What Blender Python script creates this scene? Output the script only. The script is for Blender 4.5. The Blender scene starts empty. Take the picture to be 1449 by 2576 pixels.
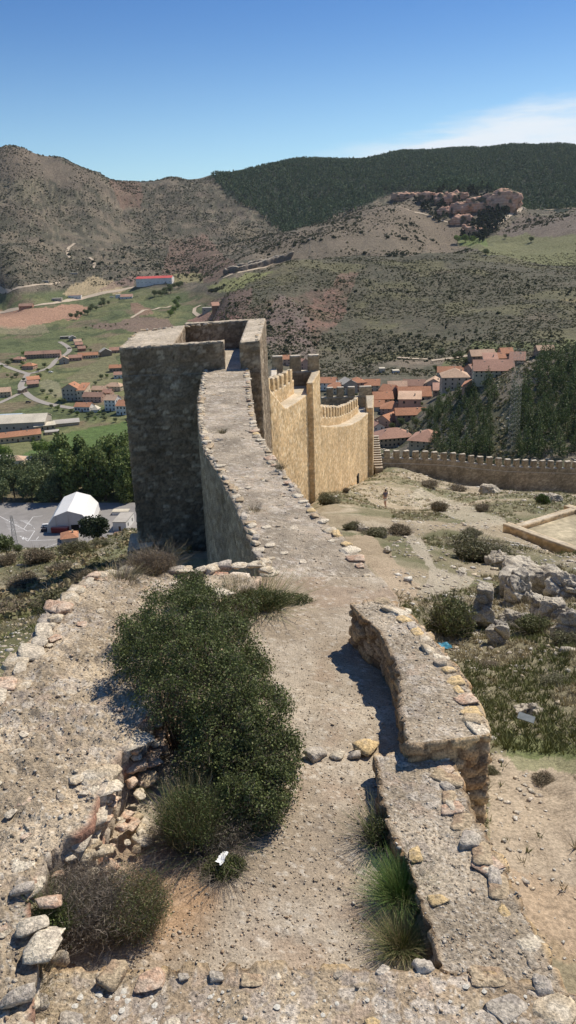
import bpy, math, random
import numpy as np
from mathutils import Vector, Matrix
rad = math.radians
random.seed(7); rng = np.random.default_rng(11)
sc = bpy.context.scene
COL = sc.collection

# ------------------------------------------------------------------ camera
F = 1946.0; CX = 724.5; CY = 1288.0          # focal length and centre in reference units (1449 wide)
PITCH = rad(19.5); ROLL = rad(-2.0)
fw = np.array([0, math.cos(PITCH), -math.sin(PITCH)])
r0 = np.array([1.0, 0, 0]); u0 = np.array([0, math.sin(PITCH), math.cos(PITCH)])
rt = r0*math.cos(ROLL) + u0*math.sin(ROLL); up = -r0*math.sin(ROLL) + u0*math.cos(ROLL)
cam = bpy.data.cameras.new('camera'); camo = bpy.data.objects.new('camera', cam); COL.objects.link(camo)
camo.matrix_world = Matrix(((rt[0], up[0], -fw[0], 0), (rt[1], up[1], -fw[1], 0), (rt[2], up[2], -fw[2], 0), (0, 0, 0, 1)))
cam.sensor_fit = 'VERTICAL'; cam.sensor_height = 24.0; cam.lens = 24.0*F/2576.0
cam.clip_start = 0.05; cam.clip_end = 30000
sc.camera = camo
sc.render.resolution_x = 576; sc.render.resolution_y = 1024

def ray(qx, qy):
    return fw + (qx-CX)/F*rt - (qy-CY)/F*up
def at_z(qx, qy, z):
    r = ray(qx, qy); return r*(z/r[2])
def at_d(qx, qy, d):
    r = ray(qx, qy); return r*(d/math.hypot(r[0], r[1]))
def project(P):
    P = np.atleast_2d(P); dep = P@fw
    return CX + F*(P@rt)/dep, CY - F*(P@up)/dep, dep

# ------------------------------------------------------------------ numpy noise
def hsh(ix, iy, iz, seed):
    with np.errstate(over='ignore'):
        h = (ix.astype(np.int64)*374761393 + iy.astype(np.int64)*668265263 + iz.astype(np.int64)*2147483647 + seed*144665) & 0xffffffff
        h = ((h ^ (h >> 13))*1274126177) & 0xffffffff
        h = ((h ^ (h >> 15))*2246822519) & 0xffffffff
        h = h ^ (h >> 16)
    return (h & 0xffffff)/float(0x1000000)
def vnoise(P, seed=0):
    i = np.floor(P).astype(np.int64); f = P-i; f = f*f*(3-2*f)
    out = 0
    for a in (0, 1):
        for b in (0, 1):
            for c in (0, 1):
                w = (f[:, 0] if a else 1-f[:, 0])*(f[:, 1] if b else 1-f[:, 1])*(f[:, 2] if c else 1-f[:, 2])
                out = out + w*hsh(i[:, 0]+a, i[:, 1]+b, i[:, 2]+c, seed)
    return out
def fbm(P, o=4, seed=0, gain=.5):
    s = 0; a = 1; t = 0
    for k in range(o):
        s = s + a*vnoise(P*(2.03**k)+k*17.3, seed+k); t += a; a *= gain
    return s/t                      # 0..1
def worley(P, seed=0, jit=.9, jz=None):
    jz = jit if jz is None else jz
    i = np.floor(P).astype(np.int64); n = len(P)
    f1 = np.full(n, 9.); f2 = np.full(n, 9.); rid = np.zeros(n)
    for a in (-1, 0, 1):
        for b in (-1, 0, 1):
            for c in (-1, 0, 1):
                x, y, z = i[:, 0]+a, i[:, 1]+b, i[:, 2]+c
                h = hsh(x, y, z, seed)
                dx = x+.5+jit*(h-.5)-P[:, 0]
                dy = y+.5+jit*(hsh(x, y, z, seed+1)-.5)-P[:, 1]
                dz = z+.5+jz*(hsh(x, y, z, seed+2)-.5)-P[:, 2]
                d = dx*dx+dy*dy+dz*dz
                c1 = d < f1
                f2 = np.where(c1, f1, np.minimum(f2, d)); rid = np.where(c1, hsh(x, y, z, seed+5), rid); f1 = np.where(c1, d, f1)
    return np.sqrt(f1), np.sqrt(f2), rid
def sstep(a, b, x):
    t = np.clip((x-a)/(b-a), 0, 1); return t*t*(3-2*t)
def lerp(a, b, t): return a+(b-a)*t
def mixc(A, B, t): return A+(B-A)*np.asarray(t)[:, None]
def pick(pal, t):
    pal = np.array(pal); x = np.clip(t, 0, .9999)*len(pal); i = x.astype(int); return pal[i]

# ------------------------------------------------------------------ object helpers
def tag(o, label=None, cat=None, group=None, kind=None):
    if label: o['label'] = label
    if cat: o['category'] = cat
    if group: o['group'] = group
    if kind: o['kind'] = kind
    elif label: o['kind'] = 'thing'
    return o
def empty(name, loc=(0, 0, 0), rz=0, label=None, cat=None, group=None):
    o = bpy.data.objects.new(name, None); COL.objects.link(o)
    o.location = tuple(loc); o.rotation_euler = (0, 0, rz); o.empty_display_size = .3
    return tag(o, label, cat, group)
def mk(name, V, Fc, mat, col=None, parent=None, smooth=False, loc=None, link=True, attrs=None):
    V = np.asarray(V, dtype=np.float32).reshape(-1, 3)
    me = bpy.data.meshes.new(name)
    if isinstance(Fc, np.ndarray):
        m, k = Fc.shape
        me.vertices.add(len(V)); me.vertices.foreach_set('co', V.ravel())
        me.loops.add(m*k); me.loops.foreach_set('vertex_index', Fc.astype(np.int32).ravel())
        me.polygons.add(m); me.polygons.foreach_set('loop_start', np.arange(0, m*k, k, dtype=np.int32))
        me.update(calc_edges=True)
    else:
        me.from_pydata([tuple(map(float, v)) for v in V], [], Fc)
    if col is not None:
        col = np.asarray(col, dtype=np.float32)
        if col.shape[1] == 3: col = np.concatenate([col, np.ones((len(col), 1), np.float32)], 1)
        a = me.color_attributes.new('Col', 'FLOAT_COLOR', 'POINT'); a.data.foreach_set('color', col.ravel())
    if smooth: me.polygons.foreach_set('use_smooth', np.ones(len(me.polygons), dtype=bool))
    if mat: me.materials.append(mat)
    me.validate()
    if not link: return me
    o = bpy.data.objects.new(name, me); COL.objects.link(o)
    if parent is not None: o.parent = parent
    if loc is not None: o.location = tuple(float(v) for v in loc)
    return o
def inst(name, me, parent=None, loc=(0, 0, 0), rot=(0, 0, 0), s=1):
    o = bpy.data.objects.new(name, me); COL.objects.link(o)
    if parent is not None: o.parent = parent
    o.location = tuple(float(v) for v in loc); o.rotation_euler = tuple(rot)
    o.scale = (s, s, s) if not hasattr(s, '__len__') else tuple(s)
    return o
def copy_tree(o, loc, rz=None, s=None, label=None, group=None):
    r = o.copy(); COL.objects.link(r); r.location = tuple(float(v) for v in loc)
    if rz is not None: r.rotation_euler = (0, 0, rz)
    if s is not None: r.scale = (s, s, s) if not hasattr(s, '__len__') else s
    if label: r['label'] = label
    if group: r['group'] = group
    for ch in list(o.children):
        c = ch.copy(); COL.objects.link(c); c.parent = r
        for g in list(ch.children):
            k = g.copy(); COL.objects.link(k); k.parent = c
    return r

# mesh buffer made of boxes, tubes, prisms
class MB:
    def __init__(s): s.v = []; s.f = []
    def add(s, vs, fs):
        b = len(s.v); s.v += [tuple(map(float, v)) for v in vs]; s.f += [tuple(i+b for i in f) for f in fs]; return s
    def box(s, x0, x1, y0, y1, z0, z1):
        return s.add([(x0, y0, z0), (x1, y0, z0), (x1, y1, z0), (x0, y1, z0), (x0, y0, z1), (x1, y0, z1), (x1, y1, z1), (x0, y1, z1)],
                     [(0, 3, 2, 1), (4, 5, 6, 7), (0, 1, 5, 4), (1, 2, 6, 5), (2, 3, 7, 6), (3, 0, 4, 7)])
    def tube(s, a, b, ra, rb=None, n=6):
        rb = ra if rb is None else rb
        a = Vector(a); b = Vector(b); d = (b-a).normalized()
        t = Vector((0, 0, 1)) if abs(d.z) < .9 else Vector((1, 0, 0))
        e1 = d.cross(t).normalized(); e2 = d.cross(e1)
        vs = []
        for p, r in ((a, ra), (b, rb)):
            for k in range(n):
                w = 2*math.pi*k/n; vs.append(p+e1*math.cos(w)*r+e2*math.sin(w)*r)
        fs = [(k, (k+1) % n, n+(k+1) % n, n+k) for k in range(n)]+[tuple(range(n))[::-1], tuple(range(n, 2*n))]
        return s.add(vs, fs)
    def prism(s, poly, z0, z1):
        n = len(poly)
        vs = [(x, y, z0) for x, y in poly]+[(x, y, z1) for x, y in poly]
        return s.add(vs, [tuple(range(n))[::-1], tuple(range(n, 2*n))]+[(k, (k+1) % n, n+(k+1) % n, n+k) for k in range(n)])
    def build(s, name, mat, parent=None, smooth=False, link=True):
        me = bpy.data.meshes.new(name); me.from_pydata(s.v, [], s.f); me.materials.append(mat)
        if smooth:
            for p in me.polygons: p.use_smooth = True
        me.update()
        if not link: return me
        o = bpy.data.objects.new(name, me); COL.objects.link(o)
        if parent is not None: o.parent = parent
        return o

# ------------------------------------------------------------------ materials
def base_mat(name, rough=.9):
    m = bpy.data.materials.new(name); m.use_nodes = True
    n = m.node_tree.nodes; b = n['Principled BSDF']; b.inputs['Roughness'].default_value = rough
    if 'Specular IOR Level' in b.inputs: b.inputs['Specular IOR Level'].default_value = .25
    return m, n, m.node_tree.links, b
def nd(n, t, **kw):
    x = n.new(t)
    for k, v in kw.items():
        if k in x.inputs: x.inputs[k].default_value = v
        else: setattr(x, k, v)
    return x
def col_mat(name, color=None, fine=30., amt=.35, bump=.4, dist=.01, rough=.9, big=None, bigamt=.25, transl=0):
    """colour (or the mesh's own colour attribute) broken up by noise, with a bump"""
    m, n, l, b = base_mat(name, rough)
    if color is None:
        c = nd(n, 'ShaderNodeVertexColor'); c.layer_name = 'Col'; src = c.outputs['Color']
    else:
        c = n.new('ShaderNodeRGB'); c.outputs[0].default_value = (*color, 1); src = c.outputs[0]
    g = n.new('ShaderNodeNewGeometry') if color is None else None
    tc = n.new('ShaderNodeTexCoord')
    vec = g.outputs['Position'] if g else tc.outputs['Object']
    no = nd(n, 'ShaderNodeTexNoise', Scale=fine, Detail=4., Roughness=.7); l.new(vec, no.inputs['Vector'])
    mr = nd(n, 'ShaderNodeMapRange'); mr.inputs[1].default_value = .3; mr.inputs[2].default_value = .7
    mr.inputs[3].default_value = 1-amt; mr.inputs[4].default_value = 1+amt
    l.new(no.outputs[0], mr.inputs[0])
    val = mr.outputs[0]
    if big:
        n2 = nd(n, 'ShaderNodeTexNoise', Scale=big, Detail=3.); l.new(vec, n2.inputs['Vector'])
        m2 = nd(n, 'ShaderNodeMapRange'); m2.inputs[1].default_value = .3; m2.inputs[2].default_value = .7
        m2.inputs[3].default_value = 1-bigamt; m2.inputs[4].default_value = 1+bigamt
        l.new(n2.outputs[0], m2.inputs[0])
        mm = nd(n, 'ShaderNodeMath', operation='MULTIPLY'); l.new(val, mm.inputs[0]); l.new(m2.outputs[0], mm.inputs[1]); val = mm.outputs[0]
    vm = nd(n, 'ShaderNodeVectorMath', operation='SCALE'); l.new(src, vm.inputs[0]); l.new(val, vm.inputs['Scale'])
    l.new(vm.outputs[0], b.inputs['Base Color'])
    if bump:
        bp = nd(n, 'ShaderNodeBump', Strength=bump, Distance=dist); l.new(no.outputs[0], bp.inputs['Height']); l.new(bp.outputs[0], b.inputs['Normal'])
    if transl:
        tr = n.new('ShaderNodeBsdfTranslucent'); mx = n.new('ShaderNodeMixShader'); mx.inputs[0].default_value = transl
        l.new(vm.outputs[0], tr.inputs[0]); l.new(b.outputs[0], mx.inputs[1]); l.new(tr.outputs[0], mx.inputs[2])
        l.new(mx.outputs[0], n['Material Output'].inputs[0])
    return m
M = {}
M['stone_near'] = col_mat('rough_stone', fine=38., amt=.62, bump=1., dist=.02, big=1.3, bigamt=.18)
M['stone_mid'] = col_mat('tower_stone', fine=9., amt=.35, bump=.9, dist=.05, big=.35, bigamt=.18)
M['stone_far'] = col_mat('wall_stone', fine=5., amt=.25, bump=.6, dist=.06, big=.2, bigamt=.12)
M['gravel'] = col_mat('gravel', fine=55., amt=.45, bump=.9, dist=.012, big=1.6, bigamt=.12)
M['leaf'] = col_mat('leaf', fine=8., amt=.15, bump=0, rough=.55, transl=.25)
M['leaf_far'] = col_mat('far_foliage', fine=1., amt=.1, bump=0, rough=1., transl=.15)
M['twig'] = col_mat('twig', fine=30., amt=.2, bump=0, rough=.8)
M['bark'] = col_mat('bark', (.12, .09, .06), fine=6., amt=.3, bump=.3)

# ------------------------------------------------------------------ terrain heights
cp = []                                             # (azimuth deg, distance, z/d)
def azd(P): return math.degrees(math.atan2(P[0], P[1])), math.hypot(P[0], P[1])
def cv(qx, qy, d):
    P = at_d(qx, qy, d); cp.append((azd(P)[0], d, P[2]/d))
def cz(qx, qy, z):
    P = at_z(qx, qy, z); a, d = azd(P); cp.append((a, d, z/d))
def ch(qx, d, z):                                   # hidden from the camera; azimuth near the horizon line of column qx
    P = at_d(qx, 1000, d); cp.append((azd(P)[0], d, z/d))
for a in [(1449,2000,7.6),(1300,1900,8.6),(1449,1750,10.6),(1250,1700,12),(1120,1620,13.6),(1449,1600,14.6),(1050,1530,16.6),(1250,1520,18),
          (1449,1480,20),(1100,1440,20.5),(960,1430,19.5),(1265,1400,26),(1449,1400,27),(1000,1350,31),(900,1380,26),(860,1330,33),(1150,1330,36),
          (1265,1330,39.6),(1449,1404,35),(1350,1372,37),(830,1262,54),(968,1276,66),(1100,1245,80),(1200,1262,62),(1194,1231,115),(1065,1198,113),(960,1188,111),(1300,1240,118),
          (1449,1247,123),(930,1205,95),(880,1225,82),(806,1245,61)]: cv(*a)
for a in [(1449,2560,-6.0),(1449,2300,-6.0),(1230,2110,-5.9)]: cz(*a)
for a in [(1449,150,-48),(1200,140,-46),(1000,135,-47),(1300,170,-60),(1100,190,-64),(850,200,-72),(850,330,-94),(700,6,-6.7),(700,9,-6.8),(600,14,-7.4),(780,14,-7.3),
          (650,25,-10.5),(790,25,-10.6),(800,40,-14.5),(300,6,-6.7),(0,6,-6.8),(200,12,-8.1),(0,12,-8.4),(500,42,-18),(500,60,-32),(620,100,-62),(740,100,-50),(700,160,-85),(650,250,-112),
          (700,3,-6.5),(1400,3,-6.2),(0,3,-6.6)]: ch(*a)
for a in [(1430,43.5,-16.2),(1500,39,-16.2),(1390,40.5,-16.0),(1560,44,-16.6)]: ch(*a)
for a in [(0,1690,15.5),(130,1590,20),(0,1600,24),(0,1500,38),(100,1500,32),(100,1430,50),(200,1430,42),(250,1400,50),(340,1405,37),(0,1400,72),(60,1396,74),(150,1388,70),(200,1378,66),(300,1352,64),(345,1338,62)]: cv(*a)
for q in (0, 150, 300, 450):
    ch(q, 110, -60); ch(q, 140, -82); ch(q, 200, -115); ch(q, 255, -126)
for a in [(1449,1140,250),(1449,1000,290),(1449,885,340),(1250,1140,270),(1250,1030,310),(1260,925,365),(1120,1140,300),(1120,1060,345),(1150,985,400),(1060,1040,410)]: cv(*a)
for a in [(1449,450,-72),(1260,450,-84)]: ch(*a)
for a in [(820,985,500),(900,1000,480),(950,1090,400),(1000,1120,380),(1050,1000,490),(1000,960,530),(1240,945,540),(1300,925,560),(1374,890,580),(760,940,580)]: cv(*a)
for a in [(700,880,640),(900,930,600),(1100,905,620),(1200,872,650),(1449,870,640),(570,745,900),(650,690,1000),(740,650,1100),(900,645,1150),(1100,640,1150),(1250,645,1150),(1449,692,1050),
          (800,780,820),(1100,760,850),(1300,760,830),(650,780,800),(1449,780,780)]: cv(*a)
for a in [(650,1250,-85),(740,1330,-70),(900,1330,-50),(1100,1330,-45),(1300,1260,-40)]: ch(*a)
for a in [(900,640,1500),(630,648,1600),(720,592,1750),(820,557,1850),(900,527,1950),(1000,500,2050),(1100,560,1950),(1180,612,1750),
          (1100,482,2150),(1250,470,2200),(1310,502,2200),(1320,540,2150),(1250,575,1850),
          (1449,527,2000),(1340,545,2000),(1449,592,1500),(1200,615,1550),(1449,640,1300),(1300,640,1380)]: cv(*a)
for a in [(1000,2350,60),(1250,2350,60),(850,2250,40)]: ch(*a)
for a in [(540,440,3000),(650,425,3300),(740,406,3500),(870,409,3600),(1000,388,3700),(1200,379,3700),(1370,371,3700),(1449,374,3700),(1100,383,3700),(1290,375,3700),(1000,402,3300),(1100,399,3300),(1200,397,3300),(1300,394,3300),(1400,394,3300),(700,560,2500),(900,490,2700),(1100,460,2700),(1370,500,2600),(1449,500,2600),(600,500,2700),
          (0,372,2600),(50,369,2600),(150,393,2650),(250,430,2700),(340,457,2900),(430,446,2900),(0,500,2300),(0,620,2000),(0,700,1800),(150,500,2400),(150,600,2150),(150,680,1900),(300,550,2450),(300,650,2050),
          (430,550,2500),(430,650,2100),(560,550,2550),(560,640,2050),(650,615,2000),(590,690,1450)]: cv(*a)
for a in [(0,742,-92),(150,742,-92),(390,718,-80),(500,704,-76),(300,758,-95),(0,800,-110),(150,800,-110),(400,780,-104),(500,785,-104),(0,850,-118),(200,850,-118),(340,830,-113),(0,920,-122),(150,920,-122),(290,900,-120),
          (0,1000,-125),(200,1000,-123),(310,1000,-123),(0,1080,-127),(200,1080,-127),(0,1170,-127),(300,1150,-127),(0,1270,-127),(300,1270,-127),(0,1380,-127),(420,900,-118),(450,1000,-118),(500,850,-108)]: cz(*a)
for a in [(0,372,2600),(50,372,2600),(150,395,2650),(250,432,2700),(340,458,2900),(430,447,2900),(540,443,3000),(650,426,3300),(740,407,3500),(870,410,3600),(1000,389,3700),(1200,380,3700),(1370,372,3700),(1449,375,3700)]:
    P = at_d(*a); az0 = azd(P)[0]; t0 = P[2]/a[2]
    for m_, dt in ((1.10, .012), (1.25, .035), (1.5, .07)): cp.append((az0, a[2]*m_, t0-dt))
base = list(cp)
for a, d, t in base:                                # carry the edges of the view outwards
    if abs(a) > 17.5:
        s = 1 if a > 0 else -1
        for k in ((3.5,) if abs(a) > 18.6 else ())+(14, 30): cp.append((a+s*k, d, t))
for a in np.linspace(-50, 50, 7):
    cp.append((a, 4600, -.02)); cp.append((a, 9000, -.015)); cp.append((a, 2.2, -6.5/2.2))
cp = np.array(cp)
SA = 9.0
def coords(a, ld): return np.stack([a/SA, ld*1.6], 1)
Xc = coords(cp[:, 0], np.log(cp[:, 1])); nC = len(Xc)
def phi(r2): return .5*r2*np.log(r2+1e-12)
D2 = ((Xc[:, None]-Xc[None])**2).sum(-1)
A = np.zeros((nC+3, nC+3)); A[:nC, :nC] = phi(D2)+np.eye(nC)*.0004
Pm = np.concatenate([np.ones((nC, 1)), Xc], 1); A[:nC, nC:] = Pm; A[nC:, :nC] = Pm.T
# fit a squashed value so that the nearest points do not swing the rest
def sq(t): return np.arcsinh(t*6)
def usq(v): return np.sinh(v)/6
W = np.linalg.solve(A, np.concatenate([sq(cp[:, 2]), np.zeros(3)]))
GA = np.linspace(-52, 52, 261); GL = np.linspace(math.log(1.8), math.log(9500), 430)
ga, gl = np.meshgrid(GA, GL, indexing='ij')
Q = coords(ga.ravel(), gl.ravel()); val = np.zeros(len(Q))
for s in range(0, len(Q), 20000):
    q = Q[s:s+20000]; r2 = ((q[:, None]-Xc[None])**2).sum(-1)
    val[s:s+20000] = phi(r2)@W[:nC] + W[nC]+q@W[nC+1:]
G = val.reshape(ga.shape)
def base_z(x, y):
    d = np.hypot(x, y); a = np.degrees(np.arctan2(x, y))
    fa = np.clip((a-GA[0])/(GA[1]-GA[0]), 0, len(GA)-1.001); fl = np.clip((np.log(np.maximum(d, 1.8))-GL[0])/(GL[1]-GL[0]), 0, len(GL)-1.001)
    i = fa.astype(int); j = fl.astype(int); u = fa-i; v = fl-j
    g = G[i, j]*(1-u)*(1-v)+G[i+1, j]*u*(1-v)+G[i, j+1]*(1-u)*v+G[i+1, j+1]*u*v
    return usq(g)*d
def ground(x, y):
    x = np.asarray(x, float).ravel(); y = np.asarray(y, float).ravel()
    z = base_z(x, y); d = np.hypot(x, y); a = np.degrees(np.arctan2(x, y)); P = np.stack([x, y, x*0], 1)
    valley = sstep(-9, -12.5, a)*sstep(240, 290, d)*(1-sstep(-95, -80, z)) if True else 0
    valley = sstep(-104, -112, z)*sstep(240, 280, d)
    k = 1-.93*valley
    def rg(P, sc_, s): 
        v = fbm(P/sc_, 3, s); return (1-np.abs(2*v-1))*2-1.45
    z = z + k*sstep(900, 1500, d)*13*(rg(P, 330, 3)-.35)*(1-sstep(2700, 3000, d)*.85*(x > -500))
    z = z + k*sstep(450, 900, d)*5*rg(P, 90, 5)
    z = z + k*sstep(35, 250, d)*1.6*(2*fbm(P/28, 3, 9)-1)
    z = z + k*sstep(12, 40, d)*(1-sstep(1500, 2500, d))*.5*(2*fbm(P/5, 3, 12)-1)
    z = z + sstep(5, 12, d)*(1-sstep(150, 300, d))*.16*(2*fbm(P/1.1, 4, 14)-1)
    near = 1-sstep(40, 70, d)
    z = z + near*.05*(2*fbm(P/.25, 3, 21)-1)
    return z
_DS = np.exp(np.linspace(math.log(3.5), math.log(6000), 1500))
def hit(qx, qy, dmin=3.5):
    r = ray(qx, qy); h = math.hypot(r[0], r[1]); ds = _DS[_DS >= dmin]; sx, sy, sz = r/h
    marg = np.where(ds > 850, 24., np.where(ds > 420, 9., np.where(ds > 34, 3., .7)))
    near_ = np.nonzero(sz*ds < base_z(sx*ds, sy*ds)+marg)[0]
    if len(near_) == 0: return None
    for c in range(near_[0], len(ds), 50):
        dd_ = ds[c:c+50]; b = np.nonzero(sz*dd_ < ground(sx*dd_, sy*dd_))[0]
        if len(b):
            j = c+b[0]; dd_ = np.linspace(ds[max(j-1, 0)], ds[j], 12); b = np.nonzero(sz*dd_ < ground(sx*dd_, sy*dd_))[0]; k = b[0] if len(b) else 11
            return np.array([sx*dd_[k], sy*dd_[k], ground(sx*dd_[k], sy*dd_[k])[0]])
    return None

def inpoly(px, py, poly):
    poly = np.array(poly, float); n = len(poly); c = np.zeros(px.shape, bool); j = n-1
    for i in range(n):
        xi, yi = poly[i]; xj, yj = poly[j]
        cond = ((yi > py) != (yj > py)) & (px < (xj-xi)*(py-yi)/(yj-yi+1e-9)+xi)
        c ^= cond; j = i
    return c

az = np.concatenate([np.linspace(-50, -24.2, 60), np.linspace(-24, 24, 620), np.linspace(24.2, 50, 60)])
lr = np.exp(np.linspace(math.log(2.0), math.log(9000), 1050))
aa, rr = np.meshgrid(np.radians(az), lr, indexing='ij')
TX = (np.sin(aa)*rr).ravel(); TY = (np.cos(aa)*rr).ravel(); TZ = ground(TX, TY)
na, nr = len(az), len(lr)
idx = np.arange(na*nr).reshape(na, nr)
TF = np.stack([idx[:-1, :-1].ravel(), idx[1:, :-1].ravel(), idx[1:, 1:].ravel(), idx[:-1, 1:].ravel()], 1)
TD = np.hypot(TX, TY); TP = np.stack([TX, TY, TZ], 1)
qX, qY, _ = project(TP)
wob = (fbm(TP/np.maximum(TD, 1)[:, None]*55, 3, 31)-.5)*26; wob2 = (fbm(TP/np.maximum(TD, 1)[:, None]*55+9, 3, 37)-.5)*22
qXw = qX+wob; qYw = qY+wob2*1.3
n1 = fbm(TP*np.array([1, 1, .0])/60, 4, 41); n2 = fbm(TP*np.array([1, 1, 0])/9, 4, 43); n3 = fbm(TP*np.array([1, 1, 0])/1.3, 4, 47)
N = len(TX); one = np.ones(N)
C = np.tile(np.array([.150, .132, .094]), (N, 1))                               # scrub hillside
C = mixc(C, np.array([.10, .10, .065]), sstep(.45, .62, n2)*.8)
C = mixc(C, np.array([.24, .19, .14]), sstep(.55, .72, n1)*.7)
# terraces on the left-hand hill
zt = TZ + 10*(n1-.5)*2
tb = np.abs(((zt/9.0) % 1)-.5)*2
farm = sstep(1500, 1800, TD)
C = mixc(C, np.array([.25, .22, .15]), farm*sstep(.72, .92, tb)*sstep(.38, .5, fbm(TP/140, 3, 52))*.9)
C = mixc(C, np.array([.085, .075, .06]), farm*sstep(.25, .05, tb)*sstep(.38, .5, fbm(TP/140, 3, 52))*.8)
def zone(poly, dmin, dmax, color, amt=1., soft=True, vary=.0):
    global C
    m = inpoly(qXw if soft else qX, qYw if soft else qY, poly) & (TD > dmin) & (TD < dmax)
    w = m*amt*(1-vary*sstep(.4, .65, n2) if vary else 1)
    C = mixc(C, np.array(color), w)
sp1 = fbm(TP*np.array([1, 1, 0])/13, 4, 45); sp2 = fbm(TP*np.array([1, 1, 0])/34, 3, 46)
C = mixc(C, np.array([.075, .072, .048]), sstep(.50, .60, sp1)*sstep(500, 900, TD)*.55)
C = mixc(C, np.array([.27, .22, .155]), sstep(.56, .66, sp2)*sstep(1300, 1500, TD)*.6)
# mid hill: darker and greener
midh = (TD > 620) & (TD < 1330) & (TX > -250)
C = mixc(C, np.array([.085, .083, .05]), midh*.45)
C = mixc(C, np.array([.17, .16, .08]), midh*sstep(.5, .62, fbm(TP/45, 4, 61))*.55)
zone([(560,830),(620,770),(760,740),(840,720),(870,780),(800,870),(660,870)], 600, 1150, (.20, .115, .095), .45, vary=.6)
zone([(760,800),(860,690),(900,690),(860,800),(800,850)], 600, 1150, (.26, .15, .11), .5, vary=.6)
zone([(640,850),(700,740),(760,760),(800,900),(700,900)], 600, 1000, (.22, .17, .16), .4, vary=.5)
zone([(1090,930),(1200,860),(1900,850),(1900,890),(1300,885)], 500, 800, (.14, .16, .06), .7)
zone([(1390,760),(1900,700),(1900,790)], 600, 1200, (.3, .24, .12), .5)
# hill two: browner
zone([(600,660),(720,590),(900,515),(1010,490),(1130,560),(1200,625),(900,650)], 1380, 2250, (.21, .17, .12), .75)
zone([(1230,610),(1300,545),(1900,515),(1900,580)], 1400, 2500, (.20, .16, .125), .8)
zone([(1150,620),(1230,595),(1900,570),(1900,700),(1350,680),(1250,650)], 1150, 1800, (.185, .19, .085), .85)
zone([(1150,595),(1220,600),(1230,625),(1150,622)], 1100, 2300, (.16, .22, .06), .8)
zone([(900,560),(1100,640),(1180,640),(1120,570),(980,490)], 1500, 2300, (.24, .19, .135), .4)
# red and sandy patches on the left hills
zone([(400,690),(430,610),(520,590),(600,680),(520,710),(440,712)], 1300, 2700, (.24, .14, .105), .55, vary=.4)
zone([(290,420),(360,455),(360,520),(310,520),(280,470)], 2000, 3200, (.25, .145, .10), .55, vary=.3)
zone([(-450,372),(60,372),(240,430),(200,480),(100,450),(-450,440)], 1800, 3000, (.22, .175, .13), .6)
zone([(570,560),(650,570),(640,610),(580,600)], 1500, 3000, (.28, .23, .15), .5)
zone([(-450,420),(90,450),(110,480),(50,500),(-450,480)], 1500, 3000, (.3, .26, .17), .4, vary=.5)
forest_poly = [(528,440),(560,430),(740,395),(870,400),(1000,378),(1900,360),(1900,520),(1320,528),(1240,490),(1000,482),(900,520),(800,552),(720,585),(660,540),(560,480)]
zone(forest_poly, 2150, 5000, (.035, .05, .03), 1.)
C = mixc(C, np.array([.035, .05, .03]), ((TD > 3500) & (TX > -300))*1.)
# valley
vfloor = sstep(-84, -92, TZ)*sstep(240, 300, TD)*(TX < 80+.0*TX)*sstep(2500, 1700, TD)*(np.degrees(np.arctan2(TX, TY)) < -2.6-0*TX)
C = mixc(C, np.array([.13, .155, .065]), vfloor*.92)
C = mixc(C, np.array([.20, .20, .09]), vfloor*sstep(.44, .58, n1)*.75)
C = mixc(C, np.array([.20, .155, .10]), vfloor*sstep(.56, .66, fbm(TP*np.array([1, 1, 0])/38, 4, 49))*.8)
C = mixc(C, np.array([.075, .095, .04]), vfloor*sstep(.55, .64, fbm(TP*np.array([1, 1, 0])/17, 4, 50))*.8)
zone([(-450,770),(60,775),(180,765),(225,778),(210,795),(60,820),(-450,832)], 900, 2300, (.46, .27, .18), .9)
zone([(-450,815),(110,815),(120,838),(-450,845)], 900, 2000, (.33, .28, .18), .5)
zone([(155,735),(170,715),(230,698),(290,710),(310,732),(240,735),(180,740)], 1000, 2600, (.47, .37, .22), .95)
zone([(240,725),(330,722),(345,700),(280,712)], 1000, 2600, (.3, .2, .16), .6)
zone([(330,770),(380,768),(390,790),(335,800)], 900, 2000, (.27, .17, .12), .8)
zone([(215,818),(310,800),(420,800),(440,830),(330,840),(300,825),(230,825)], 850, 2000, (.21, .15, .115), .9)
zone([(430,690),(505,685),(510,710),(440,712)], 1000, 2400, (.27, .25, .12), .8)
zone([(520,720),(560,700),(690,680),(600,725),(540,735)], 900, 2400, (.24, .25, .10), .8)
zone([(470,810),(510,790),(560,785),(610,810),(540,830)], 500, 1500, (.29, .16, .13), .8)
zone([(520,770),(580,730),(640,720),(610,790),(560,790)], 600, 1300, (.19, .125, .10), .7)
zone([(150,960),(190,935),(290,890),(300,1000),(200,960)], 600, 1300, (.20, .19, .10), .8)
zone([(100,960),(150,960),(170,985),(140,1000),(100,985)], 600, 1300, (.28, .26, .16), .7)
zone([(55,1143),(180,1085),(320,1060),(335,1120),(340,1150),(60,1150)], 400, 900, (.11, .165, .05), 1., soft=False)
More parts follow.
